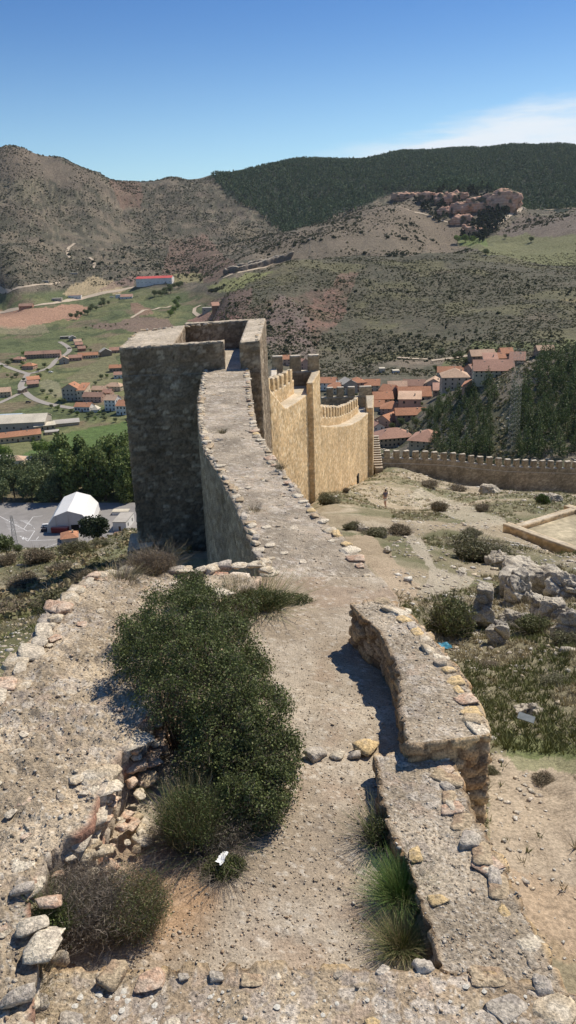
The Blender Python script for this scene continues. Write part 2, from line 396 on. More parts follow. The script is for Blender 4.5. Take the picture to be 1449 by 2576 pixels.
# near slopes: pale earth and stones with grass between
nearm = sstep(205, 130, TD)
sand = mixc(np.tile(np.array([.38, .315, .215]), (N, 1)), np.array([.47, .40, .29]), sstep(.5, .68, n3))
grass = mixc(np.tile(np.array([.20, .19, .105]), (N, 1)), np.array([.125, .135, .06]), sstep(.45, .6, n3))
gm = sstep(.41, .53, .55*n2+.45*fbm(TP/3.2, 4, 71))
nc = mixc(sand, grass, gm*.85)
C = C*(1-nearm)[:, None]+nc*nearm[:, None]
zone([(1090,1700),(1050,1600),(1090,1480),(1900,1480),(1900,1900),(1330,1880),(1230,1830),(1170,1720)], 5, 22, (.27, .235, .15), .75)
zone([(1230,1900),(1900,1940),(1900,2600),(1240,2300)], 2, 10, (.48, .39, .285), .85)
zone([(1270,2180),(1330,2200),(1900,2350),(1900,2576),(1370,2400)], 2, 8, (.46, .33, .21), .55)
zone([(1230,1830),(1330,1860),(1900,1910),(1900,1990),(1300,1930)], 5, 12, (.14, .19, .06), .6, vary=.5)
zone([(860,1350),(930,1340),(1060,1480),(1020,1560),(960,1450),(880,1390)], 10, 40, (.47, .37, .26), .8)
zone([(990,1330),(1060,1350),(1100,1430),(1200,1450),(1180,1480),(1060,1500),(1080,1430)], 10, 40, (.50, .44, .34), .8)
zone([(1060,1230),(1260,1300),(1280,1320),(1200,1330),(1100,1290),(1000,1260)], 30, 100, (.50, .44, .33), .7)
zone([(1060,1350),(1130,1330),(1440,1400),(1300,1430),(1120,1400)], 18, 45, (.17, .165, .085), .6)
zone([(-450,1520),(120,1450),(230,1390),(340,1350),(350,1380),(200,1470),(60,1590),(-450,1640)], 12, 80, (.40, .345, .24), .7)
zone([(-450,1600),(180,1500),(200,1540),(60,1680),(-450,1720)], 10, 30, (.13, .13, .06), .8)
zone([(200,1430),(350,1350),(350,1410),(240,1470)], 20, 80, (.18, .21, .09), .6)
# steep rocky ground under the pines
pr = ((TD > 205) & (TD < 420) & (TX > 40))
C = mixc(C, np.array([.20, .175, .13]), pr*.8)
C = mixc(C, np.array([.09, .10, .05]), pr*sstep(.45, .58, n2)*.7)
out = sstep(120, 200, TD)*sstep(-125, -60, TZ)*(TD < 240)*(TX < 30)
C = mixc(C, np.array([.13, .125, .07]), out*.7)

def terrain_mat():
    m, n, l, b = base_mat('hillside', .95)
    c = nd(n, 'ShaderNodeVertexColor'); c.layer_name = 'Col'
    g = n.new('ShaderNodeNewGeometry')
    dist = nd(n, 'ShaderNodeVectorMath', operation='LENGTH'); l.new(g.outputs['Position'], dist.inputs[0])
    prev = None; vals = []
    for scl, lo, hi in ((22., 0., 40.), (2.2, 15., 250.), (.22, 120., 9000.)):
        no = nd(n, 'ShaderNodeTexNoise', Scale=scl, Detail=5., Roughness=.72); l.new(g.outputs['Position'], no.inputs['Vector'])
        mr = nd(n, 'ShaderNodeMapRange'); mr.inputs[1].default_value = .32; mr.inputs[2].default_value = .68; mr.inputs[3].default_value = .6; mr.inputs[4].default_value = 1.4
        l.new(no.outputs[0], mr.inputs[0]); vals.append(mr.outputs[0])
    def ramp(lo, hi):
        mr = nd(n, 'ShaderNodeMapRange'); mr.inputs[1].default_value = lo; mr.inputs[2].default_value = hi; l.new(dist.outputs['Value'], mr.inputs[0]); return mr.outputs[0]
    def mix(a, bb, t):
        x = nd(n, 'ShaderNodeMix'); l.new(t, x.inputs[0]); l.new(a, x.inputs[2]); l.new(bb, x.inputs[3]); return x.outputs[0]
    v = mix(vals[0], vals[1], ramp(25, 80)); v = mix(v, vals[2], ramp(200, 700))
    vm = nd(n, 'ShaderNodeVectorMath', operation='SCALE'); l.new(c.outputs[0], vm.inputs[0]); l.new(v, vm.inputs['Scale'])
    l.new(vm.outputs[0], b.inputs['Base Color'])
    bp = nd(n, 'ShaderNodeBump', Strength=.8); l.new(v, bp.inputs['Height'])
    dm = nd(n, 'ShaderNodeMath', operation='MULTIPLY'); dm.inputs[1].default_value = .0016; l.new(dist.outputs['Value'], dm.inputs[0])
    l.new(dm.outputs[0], bp.inputs['Distance']); l.new(bp.outputs[0], b.inputs['Normal'])
    return m
M['terrain'] = terrain_mat()
terr = mk('hills', TP, TF, M['terrain'], col=C, smooth=True)
tag(terr, kind='structure')
del aa, rr

# ------------------------------------------------------------------ sky, sun
SUN_EL = rad(52); SUN_AZ = rad(45)                  # azimuth clockwise from +Y (the view direction): to the right and ahead
w = bpy.data.worlds.new('World'); sc.world = w; w.use_nodes = True
n = w.node_tree.nodes; l = w.node_tree.links; bg = n['Background']
sky = n.new('ShaderNodeTexSky'); sky.sky_type = 'NISHITA'; sky.sun_disc = False
sky.sun_elevation = SUN_EL; sky.sun_rotation = SUN_AZ; sky.altitude = 1200; sky.air_density = 1.0; sky.dust_density = .3; sky.ozone_density = 2.5
bg.inputs['Strength'].default_value = .105
# thin streaks of high cloud low over the right-hand ridge
g = n.new('ShaderNodeNewGeometry'); tcw = n.new('ShaderNodeTexCoord')
sep = n.new('ShaderNodeSeparateXYZ'); l.new(tcw.outputs['Generated'], sep.inputs[0])
mp = n.new('ShaderNodeMapping'); mp.inputs['Scale'].default_value = (1.6, 1.6, 11.); mp.inputs['Rotation'].default_value = (0, rad(-9), 0)
l.new(tcw.outputs['Generated'], mp.inputs[0])
cn = nd(n, 'ShaderNodeTexNoise', Scale=3.2, Detail=7., Roughness=.62); l.new(mp.outputs[0], cn.inputs['Vector'])
def wmath(op, a, b):
    x = nd(n, 'ShaderNodeMath', operation=op)
    for i, v in enumerate((a, b)):
        if isinstance(v, (int, float)): x.inputs[i].default_value = v
        else: l.new(v, x.inputs[i])
    return x.outputs[0]
def wramp(v, a, b, c=0., d=1.):
    x = nd(n, 'ShaderNodeMapRange', interpolation_type='SMOOTHSTEP'); l.new(v, x.inputs[0])
    for i, k in enumerate((a, b, c, d)): x.inputs[i+1].default_value = k
    return x.outputs[0]
# height of the band's upper edge rises to the right
edge = wmath('ADD', wmath('MULTIPLY', sep.outputs['X'], .18), .078)
hgt = wmath('SUBTRACT', edge, sep.outputs['Z'])
band = wramp(wmath('ADD', hgt, wmath('MULTIPLY', wmath('SUBTRACT', cn.outputs[0], .5), .06)), -.010, .022)
side = wramp(sep.outputs['X'], -.08, .2)
cl = wmath('MULTIPLY', wmath('MULTIPLY', band, side), wramp(cn.outputs[0], .30, .60, .45, 1.))
tint = nd(n, 'ShaderNodeMix', data_type='RGBA'); l.new(wramp(sep.outputs['Z'], .07, .27), tint.inputs[0])
tint.inputs[6].default_value = (.93, 1.10, 1.12, 1); tint.inputs[7].default_value = (.43, .70, .98, 1)
tm = nd(n, 'ShaderNodeMix', data_type='RGBA', blend_type='MULTIPLY'); tm.inputs[0].default_value = 1.
l.new(sky.outputs[0], tm.inputs[6]); l.new(tint.outputs[2], tm.inputs[7])
cmix = nd(n, 'ShaderNodeMix', data_type='RGBA'); l.new(wmath('MULTIPLY', cl, .92), cmix.inputs[0]); l.new(tm.outputs[2], cmix.inputs[6])
cmix.inputs[7].default_value = (8.3, 8.8, 9.3, 1); l.new(cmix.outputs[2], bg.inputs['Color'])
sun = bpy.data.lights.new('sun', 'SUN'); sun.energy = 5.0; sun.angle = rad(.5); sun.color = (1, .915, .79)
so = bpy.data.objects.new('sun', sun); COL.objects.link(so)
sdir = Vector((math.sin(SUN_AZ)*math.cos(SUN_EL), math.cos(SUN_AZ)*math.cos(SUN_EL), math.sin(SUN_EL)))
so.rotation_euler = (-sdir).to_track_quat('-Z', 'Y').to_euler()
sc.view_settings.view_transform = 'Standard'; sc.view_settings.look = 'None'; sc.view_settings.exposure = 0; sc.view_settings.gamma = 1

# ------------------------------------------------------------------ masonry
def grid_patch(P00, P10, P11, P01, nu, nv):
    u = np.linspace(0, 1, nu+1)[:, None, None]; v = np.linspace(0, 1, nv+1)[None, :, None]
    P00, P10, P11, P01 = map(np.asarray, (P00, P10, P11, P01))
    V = (P00*(1-u)*(1-v)+P10*u*(1-v)+P11*u*v+P01*(1-u)*v).reshape(-1, 3)
    i = np.arange((nu+1)*(nv+1)).reshape(nu+1, nv+1)
    Fq = np.stack([i[:-1, :-1].ravel(), i[1:, :-1].ravel(), i[1:, 1:].ravel(), i[:-1, 1:].ravel()], 1)
    return V, Fq
def grid_of(A):                                      # A: (nu, nv, 3)
    nu, nv, _ = A.shape; i = np.arange(nu*nv).reshape(nu, nv)
    return A.reshape(-1, 3), np.stack([i[:-1, :-1].ravel(), i[1:, :-1].ravel(), i[1:, 1:].ravel(), i[:-1, 1:].ravel()], 1)
def weld(parts):
    V = []; Fs = []; b = 0
    for v, f in parts: V.append(v); Fs.append(f+b); b += len(v)
    V = np.concatenate(V); Fs = np.concatenate(Fs)
    k = np.round(V*2000).astype(np.int64)
    key = (k[:, 0]*73856093) ^ (k[:, 1]*19349663) ^ (k[:, 2]*83492791)
    _, first, inv = np.unique(key, return_index=True, return_inverse=True)
    V = V[first]; Fs = inv.ravel()[Fs]
    return V, Fs
def vnormals(V, Fq):
    n = np.cross(V[Fq[:, 2]]-V[Fq[:, 0]], V[Fq[:, 3]]-V[Fq[:, 1]])
    N_ = np.zeros_like(V)
    for k in range(4):
        for c in range(3): N_[:, c] += np.bincount(Fq[:, k], weights=n[:, c], minlength=len(V))
    return N_/(np.linalg.norm(N_, axis=1)[:, None]+1e-12)
STONE = dict(
    near=dict(size=(.26, .26, .12), pal=[(.46,.33,.19),(.54,.41,.26),(.38,.27,.16),(.58,.42,.23),(.46,.35,.22),(.42,.27,.14)], mortar=(.24,.165,.10), top=(.37,.305,.22), top2=(.50,.42,.31), amp=.045, amp2=.05, tamp=.045),  # side palette pushed to ochre, bounced light put into the stone colour
    rubble=dict(size=(.28, .28, .2), pal=[(.50,.38,.28),(.55,.46,.35),(.45,.27,.19),(.40,.22,.15),(.60,.52,.42),(.42,.35,.27)], mortar=(.44,.35,.26), top=(.38,.305,.21), top2=(.54,.44,.31), amp=.05, amp2=.05, tamp=.05),
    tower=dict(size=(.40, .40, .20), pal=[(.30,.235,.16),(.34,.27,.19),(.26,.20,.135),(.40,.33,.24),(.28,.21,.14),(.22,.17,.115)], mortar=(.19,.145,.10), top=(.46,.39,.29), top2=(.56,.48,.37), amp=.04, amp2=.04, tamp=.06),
    ridge=dict(size=(.3, .3, .16), pal=[(.40,.33,.24),(.34,.28,.2),(.46,.38,.28),(.3,.24,.17)], mortar=(.28,.23,.17), top=(.31,.26,.195), top2=(.43,.36,.27), amp=.04, amp2=.05, tamp=.04),
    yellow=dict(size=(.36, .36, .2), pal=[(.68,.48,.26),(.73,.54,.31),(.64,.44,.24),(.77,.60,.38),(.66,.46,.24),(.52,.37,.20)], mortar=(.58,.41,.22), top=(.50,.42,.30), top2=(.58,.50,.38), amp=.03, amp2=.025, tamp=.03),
    shade=dict(size=(.5, .5, .24), pal=[(.32,.25,.16),(.37,.29,.19),(.27,.21,.14),(.40,.32,.22)], mortar=(.25,.20,.13), top=(.60,.53,.42), top2=(.66,.60,.50), amp=.03, amp2=.03, tamp=.02),  # sides darkened for shade, tops paled for the sunlit walkway
)
def masonry(name, parts, style, mat, parent=None, seed=0, pebbles=.05, topnoise=1.):
    S = STONE[style]; V, Fq = weld(parts); Nn = vnormals(V, Fq)
    Ps = V/np.array(S['size']) + (fbm(V*1.3, 3, seed+90)[:, None]-.5)*1.1
    Ps[:, 0] += np.floor(Ps[:, 2])*.37
    f1, f2, rid = worley(Ps, seed, .85, .35)
    gap = f2-f1
    st = sstep(.02, .2, gap)
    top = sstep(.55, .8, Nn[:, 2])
    lump = fbm(V*5, 3, seed+3)-.5
    fine = fbm(V*22, 3, seed+7)-.5
    side_d = st*S['amp'] + (rid-.5)*S['amp2']*st + lump*S['amp']*1.2 + fine*.012
    tl = fbm(V*1.4, 3, seed+13)-.5
    top_d = (tl*1.3+lump*.9+fine*.5)*S['tamp']*topnoise
    D = V + Nn*(side_d*(1-top)+0*top_d)[:, None]
    D[:, 2] += top_d*top
    pal = pick(S['pal'], rid)*(.85+.3*hsh((rid*1e5).astype(int), (rid*7e4).astype(int), (rid*3e4).astype(int), 3))[:, None]
    side = mixc(np.tile(np.array(S['mortar']), (len(V), 1)), pal, st)
    tc = mixc(np.tile(np.array(S['top']), (len(V), 1)), np.array(S['top2']), sstep(.45, .68, fbm(V*1.7, 4, seed+23)))
    if pebbles:
        g1, g2, pr_ = worley(V/pebbles, seed+31)
        pk = (pr_ > .72)*sstep(.50, .34, g1)
        q1, q2, pq = worley(V/.13+fbm(V*6, 2, 55)[:, None]*.6, seed+35)
        patch = sstep(.46, .6, fbm(V*1.1+7, 3, seed+41))
        tc = mixc(tc, pick([(.52,.45,.36),(.46,.36,.27),(.40,.34,.28),(.56,.50,.42)], pq), patch*sstep(.03, .15, q2-q1)*(pq > .35)*.75)
        tc = mixc(tc, np.array([.60, .54, .44]), pk*.8)
        tc = mixc(tc, np.array([.17, .14, .11]), (pr_ < .16)*sstep(.50, .34, g1)*.6)
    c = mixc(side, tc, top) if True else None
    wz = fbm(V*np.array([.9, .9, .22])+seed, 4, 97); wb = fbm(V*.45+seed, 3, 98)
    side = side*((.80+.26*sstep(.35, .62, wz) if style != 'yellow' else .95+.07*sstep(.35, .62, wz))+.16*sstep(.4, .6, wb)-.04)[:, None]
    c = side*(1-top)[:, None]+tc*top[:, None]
    return mk(name, D, Fq, mat, col=c, parent=parent, smooth=False)
def hexa(bot, topc, res):
    """bot/topc: 4 xyz corners, counter-clockwise from above"""
    b = [np.array(p, float) for p in bot]; t = [np.array(p, float) for p in topc]
    nx = max(1, int(round(max(np.linalg.norm(t[1]-t[0]), np.linalg.norm(t[2]-t[3]))/res)))
    ny = max(1, int(round(max(np.linalg.norm(t[3]-t[0]), np.linalg.norm(t[2]-t[1]))/res)))
    nz = max(1, int(round(max(np.linalg.norm(t[i]-b[i]) for i in range(4))/res)))
    g = grid_patch
    return [g(b[0], b[1], t[1], t[0], nx, nz), g(b[1], b[2], t[2], t[1], ny, nz), g(b[2], b[3], t[3], t[2], nx, nz), g(b[3], b[0], t[0], t[3], ny, nz),
            g(t[0], t[1], t[2], t[3], nx, ny)]
def boxp(xy, z0, z1, res, batter=0):
    c = np.mean(np.array(xy), 0)
    bot = [(c[0]+(x-c[0])*(1+batter), c[1]+(y-c[1])*(1+batter), z0) for x, y in xy]
    z1 = z1 if hasattr(z1, '__len__') else [z1]*4
    return hexa(bot, [(x, y, z) for (x, y), z in zip(xy, z1)], res)
def strip(L, R, zb, res, nh, nw, caps=(True, True), resample=True):
    """L, R: (n,3) top edges; zb: (n,) bottom height"""
    L = np.array(L, float); R = np.array(R, float); zb = np.zeros(len(L))+np.array(zb, float)
    s = np.concatenate([[0], np.cumsum(np.linalg.norm((L[1:]+R[1:]-L[:-1]-R[:-1])/2, axis=1))])
    m = max(2, int(s[-1]/res)+1); t = np.linspace(0, s[-1], m)
    I = lambda A: np.stack([np.interp(t, s, A[:, k]) for k in range(3)], 1)
    L2 = I(L); R2 = I(R); z2 = np.interp(t, s, zb)
    Lb = L2.copy(); Lb[:, 2] = z2; Rb = R2.copy(); Rb[:, 2] = z2
    h = np.linspace(0, 1, nh+1)[None, :, None]; w_ = np.linspace(0, 1, nw+1)[None, :, None]
    left = Lb[:, None]*(1-h)+L2[:, None]*h; topg = L2[:, None]*(1-w_)+R2[:, None]*w_; right = R2[:, None]*(1-h)+Rb[:, None]*h
    A = np.concatenate([left, topg[:, 1:], right[:, 1:]], 1)
    parts = [grid_of(A[:, ::-1])]
    for e, on in ((0, caps[0]), (-1, caps[1])):
        if on:
            lj = left[e]; rj = right[e][::-1]
            Cg = lj[:, None]*(1-w_)+rj[:, None]*w_
            Cg = Cg if e == 0 else Cg[:, ::-1]
            parts.append(grid_of(Cg[::-1] if False else np.ascontiguousarray(Cg)))
    # make every face point outwards
    out = []
    cen = (L2+R2)/2
    for k, (v, f) in enumerate(parts):
        out.append((v, f))
    # check orientation of the main sheet by its top row
    v, f = out[0]; n_ = np.cross(v[f[:, 2]]-v[f[:, 0]], v[f[:, 3]]-v[f[:, 1]])
    if n_[:, 2].sum() < 0: out[0] = (v, f[:, ::-1])
    for k, e in zip(range(1, len(out)), [e for e, on in ((0, caps[0]), (-1, caps[1])) if on]):
        v, f = out[k]; n_ = np.cross(v[f[:, 2]]-v[f[:, 0]], v[f[:, 3]]-v[f[:, 1]]).sum(0)
        dirv = (cen[0]-cen[1]) if e == 0 else (cen[-1]-cen[-2])
        if n_@dirv < 0: out[k] = (v, f[:, ::-1])
    return out
def edge_pts(lst): return [at_z(*p) for p in lst]

# loose rock meshes: convex chunks cut by random planes, roughened
def rock_mesh(name, seed, color, flat=.6, sub=3, rough=.06, mat=None, color2=None):
    import bmesh
    bm = bmesh.new(); bmesh.ops.create_icosphere(bm, subdivisions=sub, radius=1)
    V = np.array([v.co[:] for v in bm.verts]); Fq = np.array([[v.index for v in f.verts] for f in bm.faces]); bm.free()
    r_ = np.random.default_rng(seed); pl = np.concatenate([np.array([[1,0,0],[-1,0,0],[0,1,0],[0,-1,0],[0,0,1],[0,0,-1]])+r_.normal(size=(6, 3))*.22, r_.normal(size=(5, 3))]); pl /= np.linalg.norm(pl, axis=1)[:, None]; dd = np.concatenate([r_.uniform(.6, .85, 6), r_.uniform(.75, .95, 5)])
    dot = V@pl.T; rr_ = np.where(dot > .05, dd[None]/np.maximum(dot, .05), 9).min(1); rr_ = np.minimum(rr_, 1.6)
    V2 = V*rr_[:, None]*np.array([1, r_.uniform(.65, 1), flat])
    V2 *= .82; f1_, f2_, rd_ = worley(V2*2.1+seed+(fbm(V2*3, 2, seed)[:, None])*.5, seed)
    V2 += V*((fbm(V2*3+seed, 3, seed)-.5)*rough*1.2+(rd_-.5)*.05+(fbm(V2*8+seed, 3, seed+4)-.5)*.06)[:, None]
    c = np.tile(np.array(color), (len(V), 1))*(.55+.9*fbm(V2*4+seed, 4, seed+2))[:, None]
    if color2 is not None: c = mixc(c, np.array(color2), sstep(.48, .6, fbm(V2*2.2+seed*3, 3, seed+9)))
    return mk(name, V2, Fq, mat or M['stone_near'], col=c, link=False)
ROCKC = [((.56,.46,.32),(.64,.56,.43)), ((.46,.38,.28),(.36,.31,.24)), ((.62,.46,.24),(.50,.40,.27)), ((.52,.35,.24),(.60,.47,.35)), ((.42,.37,.31),(.52,.46,.37)), ((.60,.52,.40),(.66,.58,.44)), ((.48,.38,.25),(.40,.29,.19))]
ROCKS = [rock_mesh('rock', 100+k, ROCKC[k % 7][0], flat=[.5, .65, .4, .55, .7, .45, .6][k % 7], color2=ROCKC[k % 7][1]) for k in range(14)]
def edge_stones(name, parent, pts, n, size, rnd, lift=-.02, jit=.06, cols=None, sc_y=1.):
    P = np.array(pts, float); s = np.concatenate([[0], np.cumsum(np.linalg.norm(P[1:]-P[:-1], axis=1))])
    for k in range(n):
        t = s[-1]*(k+rnd.uniform(.2, .8))/n
        p = [np.interp(t, s, P[:, i]) for i in range(3)]
        tt = min(t+.1, s[-1]); q = [np.interp(tt, s, P[:, i]) for i in range(3)]; a = math.atan2(q[1]-p[1], q[0]-p[0]) if t < s[-1] else 0
        z = rnd.uniform(*size)
        me = ROCKS[rnd.choice(cols) if cols else rnd.randrange(14)]
        inst(name, me, parent, (p[0]+rnd.uniform(-jit, jit), p[1]+rnd.uniform(-jit, jit), p[2]+lift-z*.12),
             (rnd.uniform(-.15, .15), rnd.uniform(-.15, .15), a+rnd.uniform(-.35, .35)), (z*rnd.uniform(.85, 1.3), z*rnd.uniform(.75, 1.1)*sc_y, z*rnd.uniform(.55, .8)))
R1 = random.Random(5)

# ---- path along the wall top (gravel)
def gravel_strip(name, L, R, z, zb, res, nw):
    parts = strip(edge_pts([(x, y, z) for x, y in L]), edge_pts([(x, y, z) for x, y in R]), [zb]*len(L), res, 3, nw)
    V, Fq = weld(parts); n_ = vnormals(V, Fq); top = n_[:, 2] > .7
    D = V.copy(); D[:, 2] += top*((fbm(V*1.1, 3, 60)-.5)*.09+(fbm(V*9, 3, 61)-.5)*.03+(fbm(V*40, 2, 62)-.5)*.014)
    g1, g2, pr_ = worley(V/.045, 63); h1, h2, pr2 = worley(V/.11, 64)
    c = mixc(np.tile(np.array([.37, .30, .215]), (len(V), 1)), np.array([.46, .39, .295]), sstep(.42, .62, fbm(V*1.3, 4, 65)))
    c = mixc(c, np.array([.36, .27, .19]), sstep(.52, .66, fbm(V*2.1+5, 4, 66))*.7)
    c = mixc(c, np.array([.62, .56, .46]), (pr_ > .75)*sstep(.5, .35, g1)*.75); c = mixc(c, np.array([.20, .165, .13]), (pr_ < .14)*sstep(.5, .35, g1)*.6)
    D[:, 2] += top*((pr_ > .75)*sstep(.5, .2, g1)*.008+(pr2 > .93)*sstep(.35, .15, h1)*.012)
    c = mixc(c, np.array([.60, .53, .43]), (pr2 > .93)*sstep(.38, .28, h1)*.9)
    # bare orange earth beside the near shrubs
    w1 = np.exp(-((V[:, 0]+1.15)**2/.35+(V[:, 1]-5.1)**2/.5)); c = mixc(c, np.array([.42, .26, .14]), sstep(.25, .8, w1+.3*(fbm(V*5, 3, 69)-.5))*.75*top)
    o = mk(name, D, Fq, M['gravel'], col=c); tag(o, kind='structure'); return o
def path_h(x, y, z):
    V = np.stack([x, y, x*0+z], 1); return z+(fbm(V*1.1, 3, 60)-.5)*.09+(fbm(V*9, 3, 61)-.5)*.03+(fbm(V*40, 2, 62)-.5)*.014
gravel_strip('path', [(560,1452),(520,1500),(460,1560),(400,1700),(330,1840)], [(960,1452),(1000,1500),(1010,1560),(1070,1690),(1120,1840)], -5.27, -7.2, .03, 70)
gravel_strip('path', [(345,1790),(300,1900),(200,2100),(60,2300),(-60,2540)], [(1100,1774),(1045,1900),(1110,2100),(1200,2300),(1260,2540)], -5.17, -7.2, .022, 100)

# ---- parapet beside the far part of the path
pf = empty('parapet_wall', (1.3, 7.5, -5.5), 0, 'thick rough-topped stone parapet, higher far stretch casting a black shadow on the path', 'wall')
inv = Matrix.Translation((-1.3, -7.5, 5.5))
def shifted(parts, o): return [(v-np.array(o), f) for v, f in parts]
def sub_root(o): return np.array(o.location)
zt = -4.7
Lp = edge_pts([(x, y, zt) for x, y in [(885,1521),(912,1549),(962,1591),(994,1656),(1010,1706),(1016,1780),(1030,1872)]])
Rp = edge_pts([(x, y, zt) for x, y in [(970,1512),(1026,1544),(1060,1575),(1124,1655),(1158,1696),(1200,1768),(1229,1848)]])
parts = strip(Lp[::-1], Rp[::-1], [-6.5]*7, .022, 70, 30)
def masonry_at(name, parts, style, mat, root, **kw):
    o = masonry(name, parts, style, mat, root, **kw); o.matrix_parent_inverse = Matrix.Translation(-root.location); return o
masonry_at('wall_body', parts, 'near', M['stone_near'], pf, seed=1, pebbles=.04)
def stones_at(root, *a, **k):
    n0 = set(root.children); edge_stones(a[0], root, *a[1:], **k)
    for c in root.children:
        if c not in n0: c.matrix_parent_inverse = Matrix.Translation(-root.location)
cxy = lambda P, dx, dz=0: [(p[0]+dx, p[1], p[2]+dz) for p in P]
stones_at(pf, 'coping_stone', cxy(Rp[::-1], -.11), 17, (.11, .19), R1, lift=.012, jit=.03)
stones_at(pf, 'coping_stone', cxy(Lp[::-1], .07), 16, (.07, .12), R1, lift=-.03, jit=.02)
def big_stone(root, p, s, k, rz=0, name='coping_stone'):
    o = inst(name, ROCKS[k], root, p, (0, 0, rz), s); o.matrix_parent_inverse = Matrix.Translation(-root.location); return o
p = at_z(1070, 1838, zt); big_stone(pf, (p[0], p[1]+.06, p[2]-.07), (.22, .20, .13), 2, .1)
p = at_z(1170, 1835, zt); big_stone(pf, (p[0], p[1]+.06, p[2]-.06), (.27, .19, .13), 0, -.1)

# ---- lower parapet, near stretch
pn = empty('parapet_wall', (1.4, 5, -5.27), 0, 'low crumbling parapet nearest the ledge, its mortar top set with pale and ochre stones', 'wall')
zt = -4.92
Ln = edge_pts([(x, y, zt) for x, y in [(946,1905),(955,1930),(970,2021),(984,2071),(1004,2107),(1044,2212),(1074,2292),(1097,2357),(1112,2440)]])
Rn = edge_pts([(x, y, zt) for x, y in [(1114,1888),(1140,1930),(1170,2010),(1189,2051),(1212,2097),(1262,2177),(1294,2260),(1340,2340),(1420,2500)]])
masonry_at('wall_body', strip(Ln[::-1], Rn[::-1], [-6.6]*9, .018, 50, 38), 'near', M['stone_near'], pn, seed=8, pebbles=.035)
stones_at(pn, 'coping_stone', cxy(Ln[::-1], .07), 18, (.06, .11), R1, lift=-.03, jit=.02)
stones_at(pn, 'coping_stone', cxy(Rn[::-1], -.12), 17, (.10, .17), R1, lift=.006, jit=.03)
for qx, qy, s, k, rz in [(1090,1900,.13,2,.2),(1130,1960,.17,6,-.5),(1140,2035,.13,3,.1),(1042,2150,.12,2,1.4),(1100,2262,.11,2,.1),(1235,2180,.13,5,.3),(1020,1925,.1,4,.4)]:
    p = at_z(qx, qy, zt); big_stone(pn, (p[0], p[1], p[2]+.0), (s*1.2, s*.8, s*.5), k, rz)

# ---- ledge under the camera
lg = empty('ledge', (0, 3, -6.5), 0, 'rough lichen spotted mortar ledge in the immediate foreground, stones set along its edge', 'wall')
STONE['ledge'] = dict(STONE['near'], top=(.37,.285,.19), top2=(.46,.37,.25))
fr = edge_pts([(x, y, -4.92) for x, y in [(-60,2500),(60,2490),(130,2446),(300,2448),(500,2444),(700,2440),(950,2445),(1110,2446),(1300,2470),(1450,2500),(1640,2520)]])
bk = [np.array([p[0]*1.0, -1.5, -4.92]) for p in fr]
front = [np.array(p) for p in fr]
ltop = []
masonry_at('wall_body', strip(np.array(front), np.array([[p[0], 2.2, -4.92] for p in fr]), [-7.0]*len(fr), .014, 60, 95), 'ledge', M['stone_near'], lg, seed=15, pebbles=.03, topnoise=1.4)
for qx, qy, s, k, rz, tall in [(1068,2432,.11,4,.3,1.1),(965,2440,.085,4,1.2,.8),(283,2450,.15,6,1.3,1.2),(380,2462,.14,3,.1,.35),(462,2452,.06,4,.4,.4),(545,2452,.08,4,.2,.6),(635,2460,.10,6,.1,.35),(148,2405,.10,1,.2,.9),
                           (90,2520,.14,4,.4,.8),(180,2565,.13,4,.2,.5),(700,2450,.045,5,.3,.8),(1230,2450,.16,6,.1,.3),(1280,2530,.19,4,.7,.22),(1400,2540,.24,0,.4,.3),(430,2572,.08,5,.2,.5),(935,2566,.08,2,.4,.5),(850,2448,.07,1,.5,.5),(765,2447,.06,6,.2,.5)]:
    p = at_z(qx, qy, -4.9); big_stone(lg, (p[0], p[1], p[2]-.02), (s, s*.85, s*tall), k, rz, 'set_stone')
# lichen rosettes: flat pale crusts
lich = MB()
for k in range(85):
    qx = R1.choice([R1.uniform(150, 1449), R1.uniform(150, 1449), R1.uniform(180, 560)]); qy = R1.uniform(2475, 2600)
    p = at_z(qx, qy, -4.9); r = R1.choice([.006, .008, .01, .013, .018, .024])
    m = 9; a0 = R1.random()*6
    vs = [(p[0], p[1], 0)]+[(p[0]+math.cos(a0+6.283*j/m)*r*R1.uniform(.7, 1.2), p[1]+math.sin(a0+6.283*j/m)*r*R1.uniform(.7, 1.2), -.004) for j in range(m)]
    lich.add([(a, b, c) for a, b, c in vs], [(0, 1+j, 1+(j+1) % m) for j in range(m)])
M['lichen'] = col_mat('lichen', (.58, .55, .47), fine=90, amt=.45, bump=.5, dist=.004)
# seat each rosette on the ledge surface
body = [c for c in lg.children if c.name.startswith('wall_body')][0]
bv = np.empty(len(body.data.vertices)*3, np.float32); body.data.vertices.foreach_get('co', bv); bv = bv.reshape(-1, 3)
keep = bv[(bv[:, 2] > -5.05)]
lv = np.array(lich.v)
for a in range(0, len(lv), 10):
    c = lv[a]; d_ = (keep[:, 0]-c[0])**2+(keep[:, 1]-c[1])**2; j = d_ < .03**2
    z = keep[j, 2].max() if j.any() else keep[d_.argmin(), 2]
    lv[a:a+10, 2] += z+.004
lo = mk('lichen', lv, lich.f, M['lichen'], parent=lg); lo.matrix_parent_inverse = Matrix.Translation(-lg.location); lo['kind'] = 'stuff'

